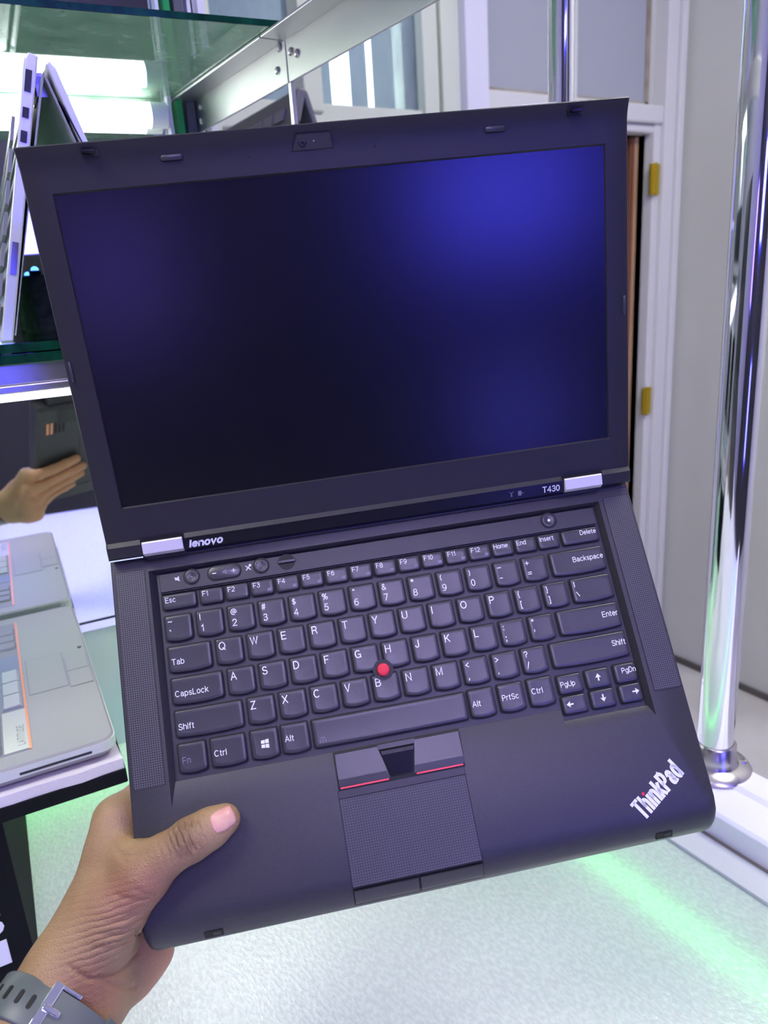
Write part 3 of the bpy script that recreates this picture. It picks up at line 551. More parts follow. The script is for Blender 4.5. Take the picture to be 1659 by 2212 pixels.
# speaker grills
for x0, x1 in ((-34.6, -16.2), (284.0, 302.6)):
    g = mm('speaker_grill', MB().prism(rrect(x0, x1, -89.2, 39.2, 1.2), PZ-0.4, PZ+0.12), m_gap)
    mm('grill_mesh', MB().prism(rrect(x0+0.35, x1-0.35, -88.85, 38.85, 1.0), PZ-0.3, PZ+0.2), m_grill, g)
# button strip above the keys
st = mm('button_strip', MB().box((-8.6, 23.0, KZ), (276.8, 34.6, 0.0)), m_case, bevel=0.0004)
mm('strip_line', MB().box((-8.6, 22.2, KZ), (276.8, 22.7, -0.6)), m_case, st, bevel=0.0002)
for x, r_ in ((11.2, 4.3), (54.5, 4.3), (245.0, 4.6)):
    mm('button_well', MB().lathe([(r_+1.0, -0.3), (r_+1.0, 0.06), (r_, 0.06), (r_, -0.3)], (x, 30.2, 0), 32), m_gap, st)
    bt = mm('round_button', MB().lathe([(r_-0.05, -0.5), (r_-0.15, 0.75), (r_-0.7, 0.95), (r_-1.8, 0.75), (0, 0.55)], (x, 30.2, 0), 32), m_key, lp, smooth=40)
    mm('indicator_dot', MB().lathe([(0.95 if x > 200 else 0.5, 0.5), (0.95 if x > 200 else 0.5, 0.62), (0, 0.64)], (x, 30.2, 0), 14), m_legend if x > 200 else m_dimleg, bt)
mm('button_well', MB().prism(rrect(20.6, 42.2, 24.9, 35.0, 5.0, 8), -0.3, 0.06), m_gap, st)
vb = mm('volume_button', MB().loft([ring(21.5, 41.3, 25.8, 34.1, -0.4, 4.1), ring(21.6, 41.2, 25.9, 34.0, 0.7, 4.0), ring(22.4, 40.4, 26.7, 33.2, 0.95, 3.2)]), m_key, lp, smooth=40)
def txt(body, size, x, y, z, par, m_=m_legend, align='LEFT', name='legend', rot=0, **k):
    o = obj(name, text_mesh(body, size*K, align=align, **k), m_, par, loc=(x*K, y*K, z*K))
    if rot: o.rotation_euler = (0, 0, rot)
    return o
mm('legend', MB().box((24.0, 29.6, 0.95), (26.4, 30.2, 1.0)), m_legend, vb)
mm('legend', MB().box((35.9, 29.7, 0.95), (38.5, 30.2, 1.0)).box((36.95, 28.7, 0.95), (37.45, 31.2, 1.0)), m_legend, vb)
mm('legend', MB().prism([(30.2, 29.2), (31.2, 29.2), (32.8, 28.2), (32.8, 31.6), (31.2, 30.6), (30.2, 30.6)], 0.95, 1.0), m_dimleg, vb)
mm('legend', MB().prism([(0.9, 29.6), (1.9, 29.6), (3.4, 28.7), (3.4, 32.0), (1.9, 31.0), (0.9, 31.0)], 0.0, 0.05).box((0.3, 30.0, 0.0), (4.2, 30.5, 0.06), Matrix.Translation((2.1, 30.3, 0)) @ Matrix.Rotation(R(-40), 4, 'Z') @ Matrix.Translation((-2.1, -30.3, 0))), m_legend, st)
mm('legend', MB().box((-2.1, -0.3, 0), (2.1, 0.3, 0.05), Matrix.Translation((46.3, 30.3, 0)) @ Matrix.Rotation(R(45), 4, 'Z')).box((-2.1, -0.3, 0), (2.1, 0.3, 0.05), Matrix.Translation((46.3, 30.3, 0)) @ Matrix.Rotation(R(-45), 4, 'Z')).lathe([(0.8, 0), (0.8, 0.06), (0, 0.06)], (47.6, 31.8, 0), 12), m_legend, st)
lo = mm('lock_recess', MB().lathe([(5.2, -0.2), (5.2, 0.05), (4.9, 0.05), (0, 0.04)], (70.6, 30.2, 0), 32), m_gap, st)
mm('lock_slot', MB().box((64.9, 29.5, 0.0), (76.3, 31.6, 1.0)), m_gloss, lo, bevel=0.0003)
# ---- keys
def key_ring(w_, h, ins, z, bulge, n=8):
    x0, x1, y0, y1 = -w_/2+ins, w_/2-ins, -h/2+ins, h/2-ins; r_ = max(1.5-ins*0.4, 0.6); rb = max(2.0-ins*0.4, 0.8)
    p = []
    for cx, cy, a in ((x1-r_, y1-r_, 0), (x0+r_, y1-r_, 90)):
        for i in range(4): t = R(a+30*i); p.append((cx+r_*math.cos(t), cy+r_*math.sin(t), z))
    bl_ = bulge
    for i in range(4):
        t = R(180+30*i); p.append((x0+rb+rb*math.cos(t), y0+rb+bl_+rb*math.sin(t), z))
    for i in range(1, n):
        s_ = i/n; xx = x0+rb+(x1-x0-2*rb)*s_; p.append((xx, y0+bl_*(2*s_-1)**2, z))
    for i in range(4):
        t = R(270+30*i); p.append((x1-rb+rb*math.cos(t), y0+rb+bl_+rb*math.sin(t), z))
    return p
KM = {}
def key_mesh(w_, h, bulge, notch=None):
    k = (round(w_, 2), h, bulge)
    if k not in KM:
        mb = MB().loft([key_ring(w_+0.9, h+0.9, 0, -2.6, bulge), key_ring(w_+0.9, h+0.9, 0.05, -2.58, bulge)])   # dark well lies in the plate
        mb = MB().loft([key_ring(w_, h, 0.0, -2.6, bulge), key_ring(w_, h, 0.10, -0.9, bulge), key_ring(w_, h, 0.35, -0.25, bulge), key_ring(w_, h, 0.9, 0.0, bulge), key_ring(w_, h, 2.6, -0.12, bulge)], True, True)
        KM[k] = mb.mesh('key', K); KM[k].materials.append(m_key)
        for p_ in KM[k].polygons: p_.use_smooth = True
        KM[k].set_sharp_from_angle(angle=R(50))
        mw = MB().prism([(x, y) for x, y, z in key_ring(w_+1.5, h+1.5, 0, 0, bulge)], KZ, KZ+0.5)
        KM[('w',)+k] = mw.mesh('key_well', K); KM[('w',)+k].materials.append(m_gap)
    return KM[k], KM[('w',)+k]
def key(x, y, w_, h, leg=None, bulge=0.85, big=False):
    a, c = key_mesh(w_, h, bulge)
    kk = obj('key', a, None, lp, loc=(x*K, y*K, 0)); ww = obj('key_well', c, None, kk, loc=(-0.15*K, -0.15*K, 0))
    L_, T_ = -w_/2, h/2
    for body, size, dx, dy, al in (leg or []):
        m_ = m_legend
        if body.startswith('~dim'): body = body[4:]; m_ = m_dimleg
        txt(body, size, (L_+dx) if al == 'LEFT' else ((w_/2-dx) if al == 'RIGHT' else dx), T_-dy, -0.02, kk, m_, al)
    return kk
P = 19.05; KW, KH = 16.3, 16.4
def letter(c): return [(c, 6.2, 2.2, 4.6, 'LEFT')]
def dual(a, c): return [(a, 5.2, 2.2, 3.9, 'LEFT'), (c, 5.6, 2.6, 10.6, 'LEFT')]
def word(c, s=4.6, al='LEFT', dx=2.0, dy=6.8): return [(c, s, dx, dy, al)]
for i, (a, c) in enumerate((('~', '`'), ('!', '1'), ('@', '2'), ('#', '3'), ('$', '4'), ('%', '5'), ('^', '6'), ('&', '7'), ('*', '8'), ('(', '9'), (')', '0'), ('_', '-'), ('+', '='))):
    key(i*P, 0, KW, KH, dual(a, c))
def span(x0, x1, y, leg, h=KH, bulge=0.85): return key((x0+x1)/2, y, x1-x0, h, leg, bulge)
LE, RE = -8.15, 276.4
span(239.6, RE, 0, word('Backspace', 4.4, 'RIGHT', 1.2, 6.6))
span(LE, 17.6, -P, word('Tab', 4.6, dy=9.4))
for i, c in enumerate('QWERTYUIOP'): key(28.575+i*P, -P, KW, KH, letter(c))
key(28.575+10*P, -P, KW, KH, dual('{', '[')); key(28.575+11*P, -P, KW, KH, dual('}', ']')); span(249.0, RE, -P, dual('|', '\\'))
span(LE, 22.4, -2*P, word('CapsLock', 4.6, dy=9.4))
GH = {}
for i, c in enumerate('ASDFGHJKL'):
    k_ = key(33.34+i*P, -2*P, KW, KH, letter(c)); GH[c] = k_
    if c in 'FJ': mm('home_bar', MB().box((-2.0, -6.6, -0.05), (2.0, -6.1, 0.25)), m_key, k_)
key(33.34+9*P, -2*P, KW, KH, dual(':', ';')); key(33.34+10*P, -2*P, KW, KH, dual('"', "'"))
span(234.9, RE, -2*P, word('Enter', 4.6, 'RIGHT', 1.4, 6.8))
span(LE, 31.9, -3*P, word('Shift', 4.6, dy=9.6))
for i, c in enumerate('ZXCVBNM'): key(42.86+i*P, -3*P, KW, KH, letter(c))
for i, (a, c) in enumerate((('<', ','), ('>', '.'), ('?', '/'))): key(42.86+(7+i)*P, -3*P, KW, KH, dual(a, c))
span(225.4, RE, -3*P, word('Shift', 4.6, 'RIGHT', 1.4, 6.6))
BY = -76.8; BH = 17.4
key(-0.1, BY, 16.3, BH, [('~dimFn', 4.8, 2.4, 9.6, 'LEFT')])
span(10.6, 31.0, BY, word('Ctrl', 4.6, dy=9.0), BH)
wk = key(42.2, BY, KW, BH)
for sx, sy in ((-1, -1), (1, -1), (-1, 1), (1, 1)):
    mm('legend', MB().prism([(0.2+2.4*(sx > 0)-2.4, 0.25*sy), (2.3+2.4*(sx > 0)-2.4, 0.25*sy), (2.3+2.4*(sx > 0)-2.4, (2.6 if sx > 0 else 2.3)*sy), (0.2+2.4*(sx > 0)-2.4, (2.35 if sx > 0 else 2.1)*sy)], -0.1, 0.0), m_legend, wk)
key(60.4, BY, KW, BH, word('Alt', 4.6, dy=8.2))
spc = span(70.9, 165.8, BY, None, BH-0.6, 0.3)
mm('legend', MB().box((-43.6, -3.0, -0.1), (-40.6, -2.5, 0.0)).box((-43.9, -5.5, -0.1), (-43.5, -3.4, 0)).box((-42.3, -5.5, -0.1), (-41.9, -3.4, 0)).box((-40.7, -5.5, -0.1), (-40.3, -3.4, 0)), m_dimleg, spc)
key(175.7, BY, KW, BH, word('Alt', 4.6, dy=8.6)); key(194.8, BY, KW, BH, word('PrtSc', 4.4, dy=8.2)); key(213.9, BY, KW, BH, word('Ctrl', 4.6, dy=7.6))
AW, AH = 16.0, 11.6
key(233.1, -75.2, AW, AH, word('PgUp', 4.2, dx=1.8, dy=5.6), 0.0); upk = key(251.7, -75.0, AW, AH, None, 0.0); key(270.2, -74.9, AW-1.4, AH, word('PgDn', 4.2, 'RIGHT', 0.6, 4.2), 0.0)
lfk = key(233.1, -87.8, AW, AH-0.6, None, 0.0); dnk = key(251.7, -87.6, AW, AH-0.6, None, 0.0); rtk = key(270.2, -87.5, AW-1.4, AH-0.6, None, 0.0)
for kk, ang, ox, oy in ((upk, 90, 0, 0.6), (lfk, 180, -3.2, 0.4), (dnk, 270, 0, 0.4), (rtk, 0, 3.2, 0.6)):
    mt = Matrix.Translation((ox, oy, 0)) @ Matrix.Rotation(R(ang), 4, 'Z')
    ar = MB().loft([[mt @ Vector((x, y, z)) for x, y in ((-2.2, -0.45), (0.1, -0.45), (-0.2, -1.9), (2.3, 0), (-0.2, 1.9), (0.1, 0.45), (-2.2, 0.45))] for z in (-0.1, 0.0)])
    mm('legend', ar, m_legend, kk)
FY, FH = 16.6, 9.6
key(2.2, FY, 20.8, FH, word('Esc', 4.2, dx=2.0, dy=3.6), 0.0)
for i in range(12):
    kk = key(21.9+15.7*i, FY, 14.4, FH, word('F%d' % (i+1), 4.1, dx=1.8, dy=3.0), 0.0)
    if i >= 2: mm('legend', MB().prism(rrect(3.0, 5.8, -3.0, -1.0, 0.6, 2), -0.15, -0.05), m_dimleg, kk)
for i, c in enumerate(('Home', 'End', 'Insert')): key(21.9+15.7*(12+i), FY, 14.4, FH, word(c, 4.0, dx=1.4, dy=3.0), 0.0)
span(251.0, RE, FY, word('Delete', 4.0, 'RIGHT', 1.6, 2.8), FH, 0.0)
# pointing stick
ps = mm('pointing_stick', MB().lathe([(2.6, -2.5), (2.6, 0.2), (3.6, 0.6), (3.9, 1.6), (3.6, 2.5), (2.4, 2.9), (0, 2.8)], (119.0, -46.6, 0), 28), m_red, smooth=60)
mm('stick_well', MB().lathe([(6.4, -2.5), (6.4, -0.0), (6.2, 0.06), (0, -0.3)], (119.0, -46.6, 0), 32), mat('well grey', (0.015, 0.016, 0.018), 0.5), ps)
# pointing-stick buttons
zb = lambda y: max(-0.6, min(PZ, -0.9 + (-(y)-89.0)/13.2*3.3))
mm('button_well', MB().loft([[(80.6, y, z), (158.2-(-88.6-y)*0.05, y, z), (158.2-(-88.6-y)*0.05, y, -2.5), (80.6, y, -2.5)] for y, z in ((-88.8, -0.6), (-102.0, 2.55), (-110.9, 2.55))]), m_gap)
def stick_button(x0, x1a, x1b, flip=False):
    # x0 outer edge, inner edge slants x1a (rear) -> x1b (front)
    prof = [(-89.6, 0.2), (-90.4, 1.4), (-103.6, 3.2), (-104.6, 3.3), (-108.9, 3.1), (-109.4, 2.2)]
    rg_ = []
    for y, z in prof:
        t = (-89.6-y)/19.8; xi = x1a+(x1b-x1a)*t
        rg_.append([(x0, y, z), (xi, y, z), (xi, y, 0.0), (x0, y, 0.0)])
    return MB().loft(rg_)
s1 = mm('stick_button', stick_button(81.6, 107.0, 112.0), m_key); mm('red_stripe', MB().box((82.0, -109.9, 2.6), (110.8, -109.0, 3.2)), m_redline, s1)
s2 = mm('stick_button', stick_button(157.0, 130.0, 126.2), m_key); mm('red_stripe', MB().box((127.6, -109.9, 2.6), (156.0, -109.0, 3.2)), m_redline, s2)
mm('stick_button', MB().loft([[(x, y, z) for x in ()] or [(118.6-hw, y, z), (118.6+hw, y, z), (118.6+hw, y, 0), (118.6-hw, y, 0)] for y, z, hw in ((-92.4, 1.8, 10.2), (-93.4, 4.0, 10.0), (-95.5, 4.5, 9.4), (-107.6, 3.4, 6.4), (-108.6, 2.4, 6.2))]), m_gloss)
mm('stick_button_bridge', MB().box((107.5, -92.3, 0.5), (130.0, -89.6, 1.3)), m_key)
# touchpad
mm('touchpad_groove', MB().box((79.9, -163.4, PZ-0.5), (156.3, -110.6, PZ+0.10)), m_gap)
mm('touchpad_rim', MB().box((80.25, -115.0, PZ-0.4), (155.95, -110.9, PZ+0.20)), m_case)
tpd = mm('touchpad', MB().loft([[(x, y, z) for x, y in rrect(80.35, 155.85, -162.6, -115.5, 0.5, 2)] for z in (PZ-0.4, PZ+0.22)] + [[(x, y, PZ+0.18) for x, y in rrect(80.9, 155.3, -162.2, -116.1, 0.5, 2)]]), m_pad)
# touchpad buttons follow the curved front
fp = [(-163.6, PZ-0.95), (-167.0, PZ-2.6), (-171.5, PZ-6.0), (-173.6, PZ-9.0)]
mm('touchpad_groove', MB().loft([[(79.9, y, z+0.25), (156.6, y, z+0.25), (156.6, y, z-1.5), (79.9, y, z-1.5)] for y, z in [(-162.6, PZ-0.4)] + fp]), m_gap)
for x0, x1 in ((80.7, 117.8), (119.2, 155.9)):
    mm('touchpad_button', MB().loft([[(x0, y, z), (x1, y, z), (x1, y, z-2), (x0, y, z-2)] for y, z in [(-164.9, PZ-1.0), (-165.3, PZ-0.2), (-168.0, PZ-1.6), (-171.4, PZ-4.8), (-172.9, PZ-7.0), (-173.2, PZ-8.4)]]), m_case, smooth=35)
mm('front_foot', MB().loft([[(x, -175.2, z) for x, z in ((262, PZ-24), (292, PZ-24), (290, PZ-31), (264, PZ-31))], [(x, -150.0, z) for x, z in ((262, PZ-24), (292, PZ-24), (290, PZ-31), (264, PZ-31))]]), m_case)
mm('front_foot', MB().loft([[(x, -175.2, z) for x, z in ((-20, PZ-24), (226, PZ-24), (223, PZ-31), (-17, PZ-31))], [(x, -150.0, z) for x, z in ((-20, PZ-24), (226, PZ-24), (223, PZ-31), (-17, PZ-31))]]), m_case)
# latch sockets on the front edge
for x in (0.6, 269.0):
    mt = Matrix.Translation((x, -171.6, PZ-6.0)) @ Matrix.Rotation(R(38), 4, 'X')
    q = mm('latch_socket', MB().box((-5.2, -2.2, -0.6), (5.2, 2.2, 0.35), mt), m_gap)
    mm('latch_tab', MB().box((-0.5, -1.3, 0.1), (4.2, 1.2, 0.5), mt), m_gloss, q)
# logo on the palm rest
ang = math.atan2(-131.1+150.6, 281.0-252.1)
lg = txt('Th\u0131nkPad', 15.4, 0, 0, 0, lp, name='palm_logo', align='CENTER', xs=0.50, bold=0.00028, space=0.86); lg.location = (269.6*K, -145.2*K, (PZ+0.12)*K); lg.rotation_euler = (0, 0, ang)
mm('logo_dot', MB().lathe([(0.95, 0), (0.95, 0.25), (0, 0.3)], n=14), mat('logo red', (0.8, 0.02, 0.06), 0.4), lp, loc=(260.2*K, -146.0*K, PZ*K+0.00005))
# ---- lid
TH = 0.5863192542562353
lidM = Matrix.Translation((0.13358729, 0.14584473, 0.07390970)) @ Matrix.Rotation(TH, 4, 'X')
LX0, LX1, LY0, LY1 = -169.0, 169.6, -120.0, 111.2
lid = obj('lid', MB().loft([ring(LX0+4, LX1-4, LY0+5, LY1-3, -9.5, 4), ring(LX0+0.8, LX1-0.8, LY0+1, LY1-0.5, -6.5, 4), ring(LX0, LX1, LY0+0.4, LY1, -3.0, 3), ring(LX0+0.2, LX1-0.2, LY0+0.6, LY1-0.2, -0.6, 3)]), m_case, lp, sc=K, smooth=40)
lid.matrix_local = lidM
xs_ = [LX0, LX0+0.7, LX0+2.2, -155.2, -154.6, 154.6, 155.2, LX1-2.2, LX1-0.7, LX1]
ys_ = [LY0, LY0+0.8, LY0+2.0, -111.0, -108.6, -88.0, -87.2, 87.2, 88.2, 94.0, 99.0, 102.5, 105.5, 108.5, LY1-0.6, LY1]
def bz(x, y):
    if y > 99: z = 1.2 + 3.4*((y-99)/12.2)**1.7
    elif y < -111: z = 3.4
    elif y < -108.6: z = 1.2+2.2*(-108.6-y)/2.4
    else: z = 1.2
    e = min(x-LX0, LX1-x); 
    if e < 0.1: z -= 1.6
    elif e < 1: z -= 0.5
    if y < LY0+0.1: z = -3.0
    elif y < LY0+1: z = 2.0
    if y > LY1-0.1: z -= 0.8
    if (abs(x) < 155.0 and -87.5 < y < 87.6): z = -0.1
    return z
mb = MB(); nx = len(xs_)
for y in ys_:
    for x in xs_: mb.v.append((x, y, bz(x, y)))
for j in range(len(ys_)-1):
    for i in range(nx-1):
        if xs_[i] >= -154.7 and xs_[i+1] <= 154.7 and ys_[j] >= -87.3 and ys_[j+1] <= 87.3: continue
        mb.f.append((j*nx+i, j*nx+i+1, (j+1)*nx+i+1, (j+1)*nx+i))
nb = len(mb.v)
per = [(0, i) for i in range(nx)] + [(j, nx-1) for j in range(1, len(ys_))] + [(len(ys_)-1, i) for i in range(nx-2, -1, -1)] + [(j, 0) for j in range(len(ys_)-2, 0, -1)]
for j, i in per: mb.v.append((xs_[i], ys_[j], -3.2))
for q in range(len(per)):
    a = per[q]; c = per[(q+1) % len(per)]
    mb.f.append((a[0]*nx+a[1], nb+q, nb+(q+1) % len(per), c[0]*nx+c[1]))
bez = mm('bezel', mb, m_bezel, lid, smooth=32)
mm('screen', MB().box((-154.9, -87.5, -0.6), (154.9, 87.5, 0.0)), m_screen, lid)
mm('hinge_cover', MB().loft([[(-123.0, y, z), (122.0, y, z)] + [(122.0, y, 0), (-123.0, y, 0)] for y, z in ((-111.1, 3.45), (-118.6, 3.5), (-119.9, 2.0))]), m_gloss, lid)
for x0, x1 in ((-147.6, -123.4), (122.6, 148.2)):
    mm('hinge_gap', MB().box((x0-0.8, -120.2, 0.0), (x1+0.8, -108.6, 3.5)), m_gap, lid)
    mm('hinge', MB().loft([[(x, y, z) for y, z in ((-109.6, 0.5), (-109.8, 4.4), (-110.2, 4.9), (-116.4, 6.0), (-116.9, 5.8), (-119.6, 3.0), (-120.8, -1.0))] for x in (x0, x1)]), m_hinge, lid, bevel=0.0003)
def ltxt(body, size, x, y, z, m_, **k): return txt(body, size, x, y, z, lid, m_, name='bezel_logo', **k)
ltxt('lenovo', 5.6, -109.6, -115.2, 3.55, m_legend, align='CENTER', bold=0.00034, shear=0.22, xs=1.25, space=1.35)
ltxt('T430', 5.2, 113.6, -115.2, 3.55, m_legend, align='CENTER', bold=0.00006)
mm('status_icon', MB().prism([(86, -116.5), (86.4, -114.6), (85.2, -113.4), (85.6, -113.2), (86.6, -114.2), (87.6, -113.2), (88.0, -113.4), (86.8, -114.6), (87.2, -116.5)], 3.45, 3.56), m_dimleg, lid)
mm('status_icon', MB().prism(rrect(91, 93.4, -116.6, -113.4, 0.6, 2), 3.45, 3.56).box((93.4, -115.2, 3.45), (95.0, -114.8, 3.56)), m_dimleg, lid)
# camera, microphones, bumpers, latches
zc = lambda y: bz(0, y)
mm('camera_gap', MB().loft([[(-23.4, 106.4, z+2.6), (-4.6, 106.4, z+2.6), (-2.9, 98.2, z), (-26.7, 98.2, z)] for z in (0.6, 1.30)]), m_gap, lid)
mm('camera_module', MB().loft([[(-23.0, 106.0, z+2.3), (-5.0, 106.0, z+2.3), (-3.6, 98.6, z), (-26.0, 98.6, z)] for z in (0.6, 1.55)]), m_key, lid)
mm('camera_lens', MB().lathe([(2.3, 0), (2.3, 0.9), (1.9, 1.0), (1.8, 0.7), (0.9, 0.6), (0.8, 0.9), (0, 0.9)], (-20.2, 102.4, 1.9), 24), m_gloss, lid)
mm('camera_light', MB().lathe([(0.5, 0), (0.5, 0.7), (0, 0.7)], (-14.0, 102.6, 2.2), 10), m_dimleg, lid)
for x in (-50.2, 19.7):
    mm('microphone', MB().lathe([(0.9, 0), (0.9, 0.25), (0.55, 0.25), (0.5, 0.1), (0, 0.1)], (x, 97.3, 1.15), 14), m_gap, lid)
for x, y, vert in ((-90.7, 100.6, 0), (89.1, 100.8, 0), (-166.0, -4.6, 1), (166.3, -4.5, 1)):
    a, c = (6.0, 1.6) if not vert else (1.0, 6.0)
    z = zc(y)+0.15 if not vert else 0.9
    mm('bumper_gap', MB().prism(rrect(x-a-0.6, x+a+0.6, y-c-0.5, y+c+0.5, min(a, c)+0.4, 5), z-1, z), m_gap, lid)
    mm('bumper', MB().loft([[(px, py, z-0.5) for px, py in rrect(x-a, x+a, y-c, y+c, min(a, c)*0.98, 5)], [(px, py, z+0.8) for px, py in rrect(x-a+0.2, x+a-0.2, y-c+0.2, y+c-0.2, min(a, c)*0.98-0.2, 5)], [(px, py, z+1.1) for px, py in rrect(x-a+0.5, x+a-0.5, y-c+0.5, y+c-0.5, min(a, c)*0.98-0.5, 5)]]), m_key, lid, smooth=50)
for x, s_ in ((-131.8, -1), (136.5, 1)):
    q = mm('latch_slot', MB().box((x-4.4, 104.0, 1.5), (x+4.4, 107.2, 3.6)), m_gap, lid)
    mm('latch_hook', MB().box((x-3.8, 105.4, 2.0), (x+0.6, 107.0, 6.2)).box((x-3.8, 105.4, 5.0), (x+3.4, 107.0, 6.2)), m_gloss, lid, bevel=0.0004)
mm('lid_release', MB().box((100.0, 110.8, 0.2), (126.0, 111.8, 2.2)), m_hinge, lid, bevel=0.0003)
mm('hinge_bar', MB().box((-14, 44.0, -20), (282, 56.0, 5.2)), m_case, bevel=0.001)
mm('hinge_bar', MB().box((282, 44.0, -20), (303.5, 54.0, 3.0)), m_case, bevel=0.001)
# underside details that the mirror catches
for i, (x0, x1, y0, y1) in enumerate(((40, 130, -90, -20), (150, 250, -140, -60), (0, 260, 10, 40))):
    mm('bottom_cover', MB().prism(rrect(x0, x1, y0, y1, 3), PZ-30.8, PZ-29.5), m_bezel)
for i in range(5):
    mm('vent_slot', MB().box((-20+7*i, -10, PZ-30.4), (-16+7*i, 14, PZ-29.8)), m_orange if i < 2 else m_gap)

# ================================================================== HAND
def build_hand():
    h = 1.1
    lo = np.array([-150., -262., -66.]); hi = np.array([66., -58., 84.])
    n = np.ceil((hi-lo)/h).astype(int)+1
    ax = [lo[i]+h*np.arange(n[i]) for i in range(3)]
    X, Y, Z = np.meshgrid(*[a.astype(np.float32) for a in ax], indexing='ij')
    def cap(a, c, ra, rb, X=X, Y=Y, Z=Z):
        a = np.array(a, np.float32); c = np.array(c, np.float32); d = c-a; L2 = float(d@d)
        px, py, pz = X-a[0], Y-a[1], Z-a[2]
        t = np.clip((px*d[0]+py*d[1]+pz*d[2])/L2, 0, 1)
        return np.sqrt((px-t*d[0])**2+(py-t*d[1])**2+(pz-t*d[2])**2) - (ra+(rb-ra)*t)
    def smin(a, c, k):
        hh = np.clip(0.5+0.5*(c-a)/k, 0, 1); return c+(a-c)*hh - k*hh*(1-hh)
    def chain(p, k):
        d = None
        for (a, c) in zip(p[:-1], p[1:]):
            q = cap(a[:3], c[:3], a[3], c[3], *G)
            d = q if d is None else smin(d, q, k)
        return d
    G = (X, Y, Z)
    def field(Gx):
        nonlocal G
        G = Gx
        thumb = chain([(15.5,-113.0,11.2,8.6),(7,-116,12.6,10.3),(-4,-119.8,13.4,11.2),(-17,-125,12.6,10.6),(-31,-134,8.5,13.5),(-52,-150,1,18.5),(-72,-170,-3,20.5)], 5)
        palm = chain([(-84,-181,-1,20),(-63,-149,-9,16.5),(-49.5,-104,-18,14)], 9)
        palm = smin(palm, chain([(-74,-190,-10,20),(-58,-160,-28,17),(-50,-122,-35,13.5)], 9), 9)
        palm = smin(palm, chain([(-72,-192,-12,19),(-52,-180,-34,16),(-44,-142,-43,13)], 9), 9)
        palm = smin(palm, chain([(-72,-194,-14,17),(-55,-188,-33,14),(-44,-180,-43,13),(-41,-160,-46,12.5)], 8), 8)
        palm = smin(palm, chain([(-84,-181,-1,20.5),(-118,-224,40,23),(-150,-262,78,27)], 8), 8)
        palm = smin(palm, chain([(-70,-193,-9,19),(-104,-238,32,22),(-136,-276,70,26)], 8), 8)
        web = chain([(-52,-118,-12,10),(-37,-126,2,9.5),(-24,-126,9,8.5)], 8)
        d = smin(smin(palm, thumb, 13), web, 9)
        fl = [[(-49.5,-104,-18,13),(-36,-92,-35,10),(-12,-85,-38.2,9.0),(12,-79,-37.6,8.4),(33,-74,-36.4,7.4)],
              [(-50,-122,-36,12),(-30,-113,-41,9.8),(-4,-106,-38.6,9.4),(22,-100,-38.0,8.8),(45,-95,-36.8,7.6)],
              [(-45,-141,-43,12),(-26,-131,-42,9.6),(-2,-124,-38.4,9.0),(22,-118,-37.6,8.4),(42,-113,-36.4,7.3)],
              [(-40,-160,-46,11),(-24,-149,-42,8.8),(-6,-143,-37.6,8.0),(12,-139,-36.8,7.4),(27,-136,-35.8,6.5)]]
        fd = None
        for f in fl:
            q = chain(f, 3); fd = q if fd is None else smin(fd, q, 1.2)
        d = smin(d, fd, 5)
        # web between thumb and first finger
        Xg, Yg, Zg = G
        # the laptop presses into the flesh
        bx = np.maximum(np.maximum(-36.9-Xg, -176.0-Yg), np.maximum(Zg-2.55, -27.6-Zg))
        return np.maximum(d, -bx-0.25)
    D = field((X, Y, Z))
    for ax_ in range(3):          # close the forearm where it is cut
        for e_ in (0, -1):
            sl_ = [slice(None)]*3; sl_[ax_] = e_; D[tuple(sl_)] = np.maximum(D[tuple(sl_)], 0.5)
    ins = D < 0
    # surface nets
    c8 = [ins[i:n[0]-1+i, j:n[1]-1+j, k:n[2]-1+k] for i in (0, 1) for j in (0, 1) for k in (0, 1)]
    cnt = sum(q.astype(np.int8) for q in c8); act = (cnt > 0) & (cnt < 8)
    idx = -np.ones(act.shape, np.int32); ii = np.argwhere(act); idx[act] = np.arange(len(ii))
    acc = np.zeros((len(ii), 3)); num = np.zeros(len(ii))
    cor = [(i, j, k) for i in (0, 1) for j in (0, 1) for k in (0, 1)]
    for a in cor:
        for ax_ in range(3):
            if a[ax_]: continue
            c_ = list(a); c_[ax_] = 1
            va = D[ii[:, 0]+a[0], ii[:, 1]+a[1], ii[:, 2]+a[2]]; vc = D[ii[:, 0]+c_[0], ii[:, 1]+c_[1], ii[:, 2]+c_[2]]
            cr = (va < 0) != (vc < 0); t = np.where(cr, va/np.where(cr, va-vc, 1), 0)
            p = np.tile(np.array(a, float), (len(ii), 1)); p[:, ax_] += t
            acc[cr] += p[cr]; num[cr] += 1
    verts = lo + h*(ii + acc/num[:, None])
    faces = []
    for ax_ in range(3):
        u, v = (ax_+1) % 3, (ax_+2) % 3
        sl0 = [slice(None)]*3; sl1 = [slice(None)]*3; sl0[ax_] = slice(0, n[ax_]-1); sl1[ax_] = slice(1, n[ax_])
        a = ins[tuple(sl0)]; c_ = ins[tuple(sl1)]; e = np.argwhere(a != c_)
        e = e[(e[:, u] > 0) & (e[:, v] > 0) & (e[:, u] < n[u]-1) & (e[:, v] < n[v]-1)]
        fl_ = a[e[:, 0], e[:, 1], e[:, 2]]
        def at(du, dv):
            q = e.copy(); q[:, u] -= du; q[:, v] -= dv; return idx[q[:, 0], q[:, 1], q[:, 2]]
        q = np.stack([at(1, 1), at(0, 1), at(0, 0), at(1, 0)], 1)
        q[~fl_] = q[~fl_][:, ::-1]; faces.append(q)
    faces = np.concatenate(faces)
    # keep the one body
    par_ = np.arange(len(verts))
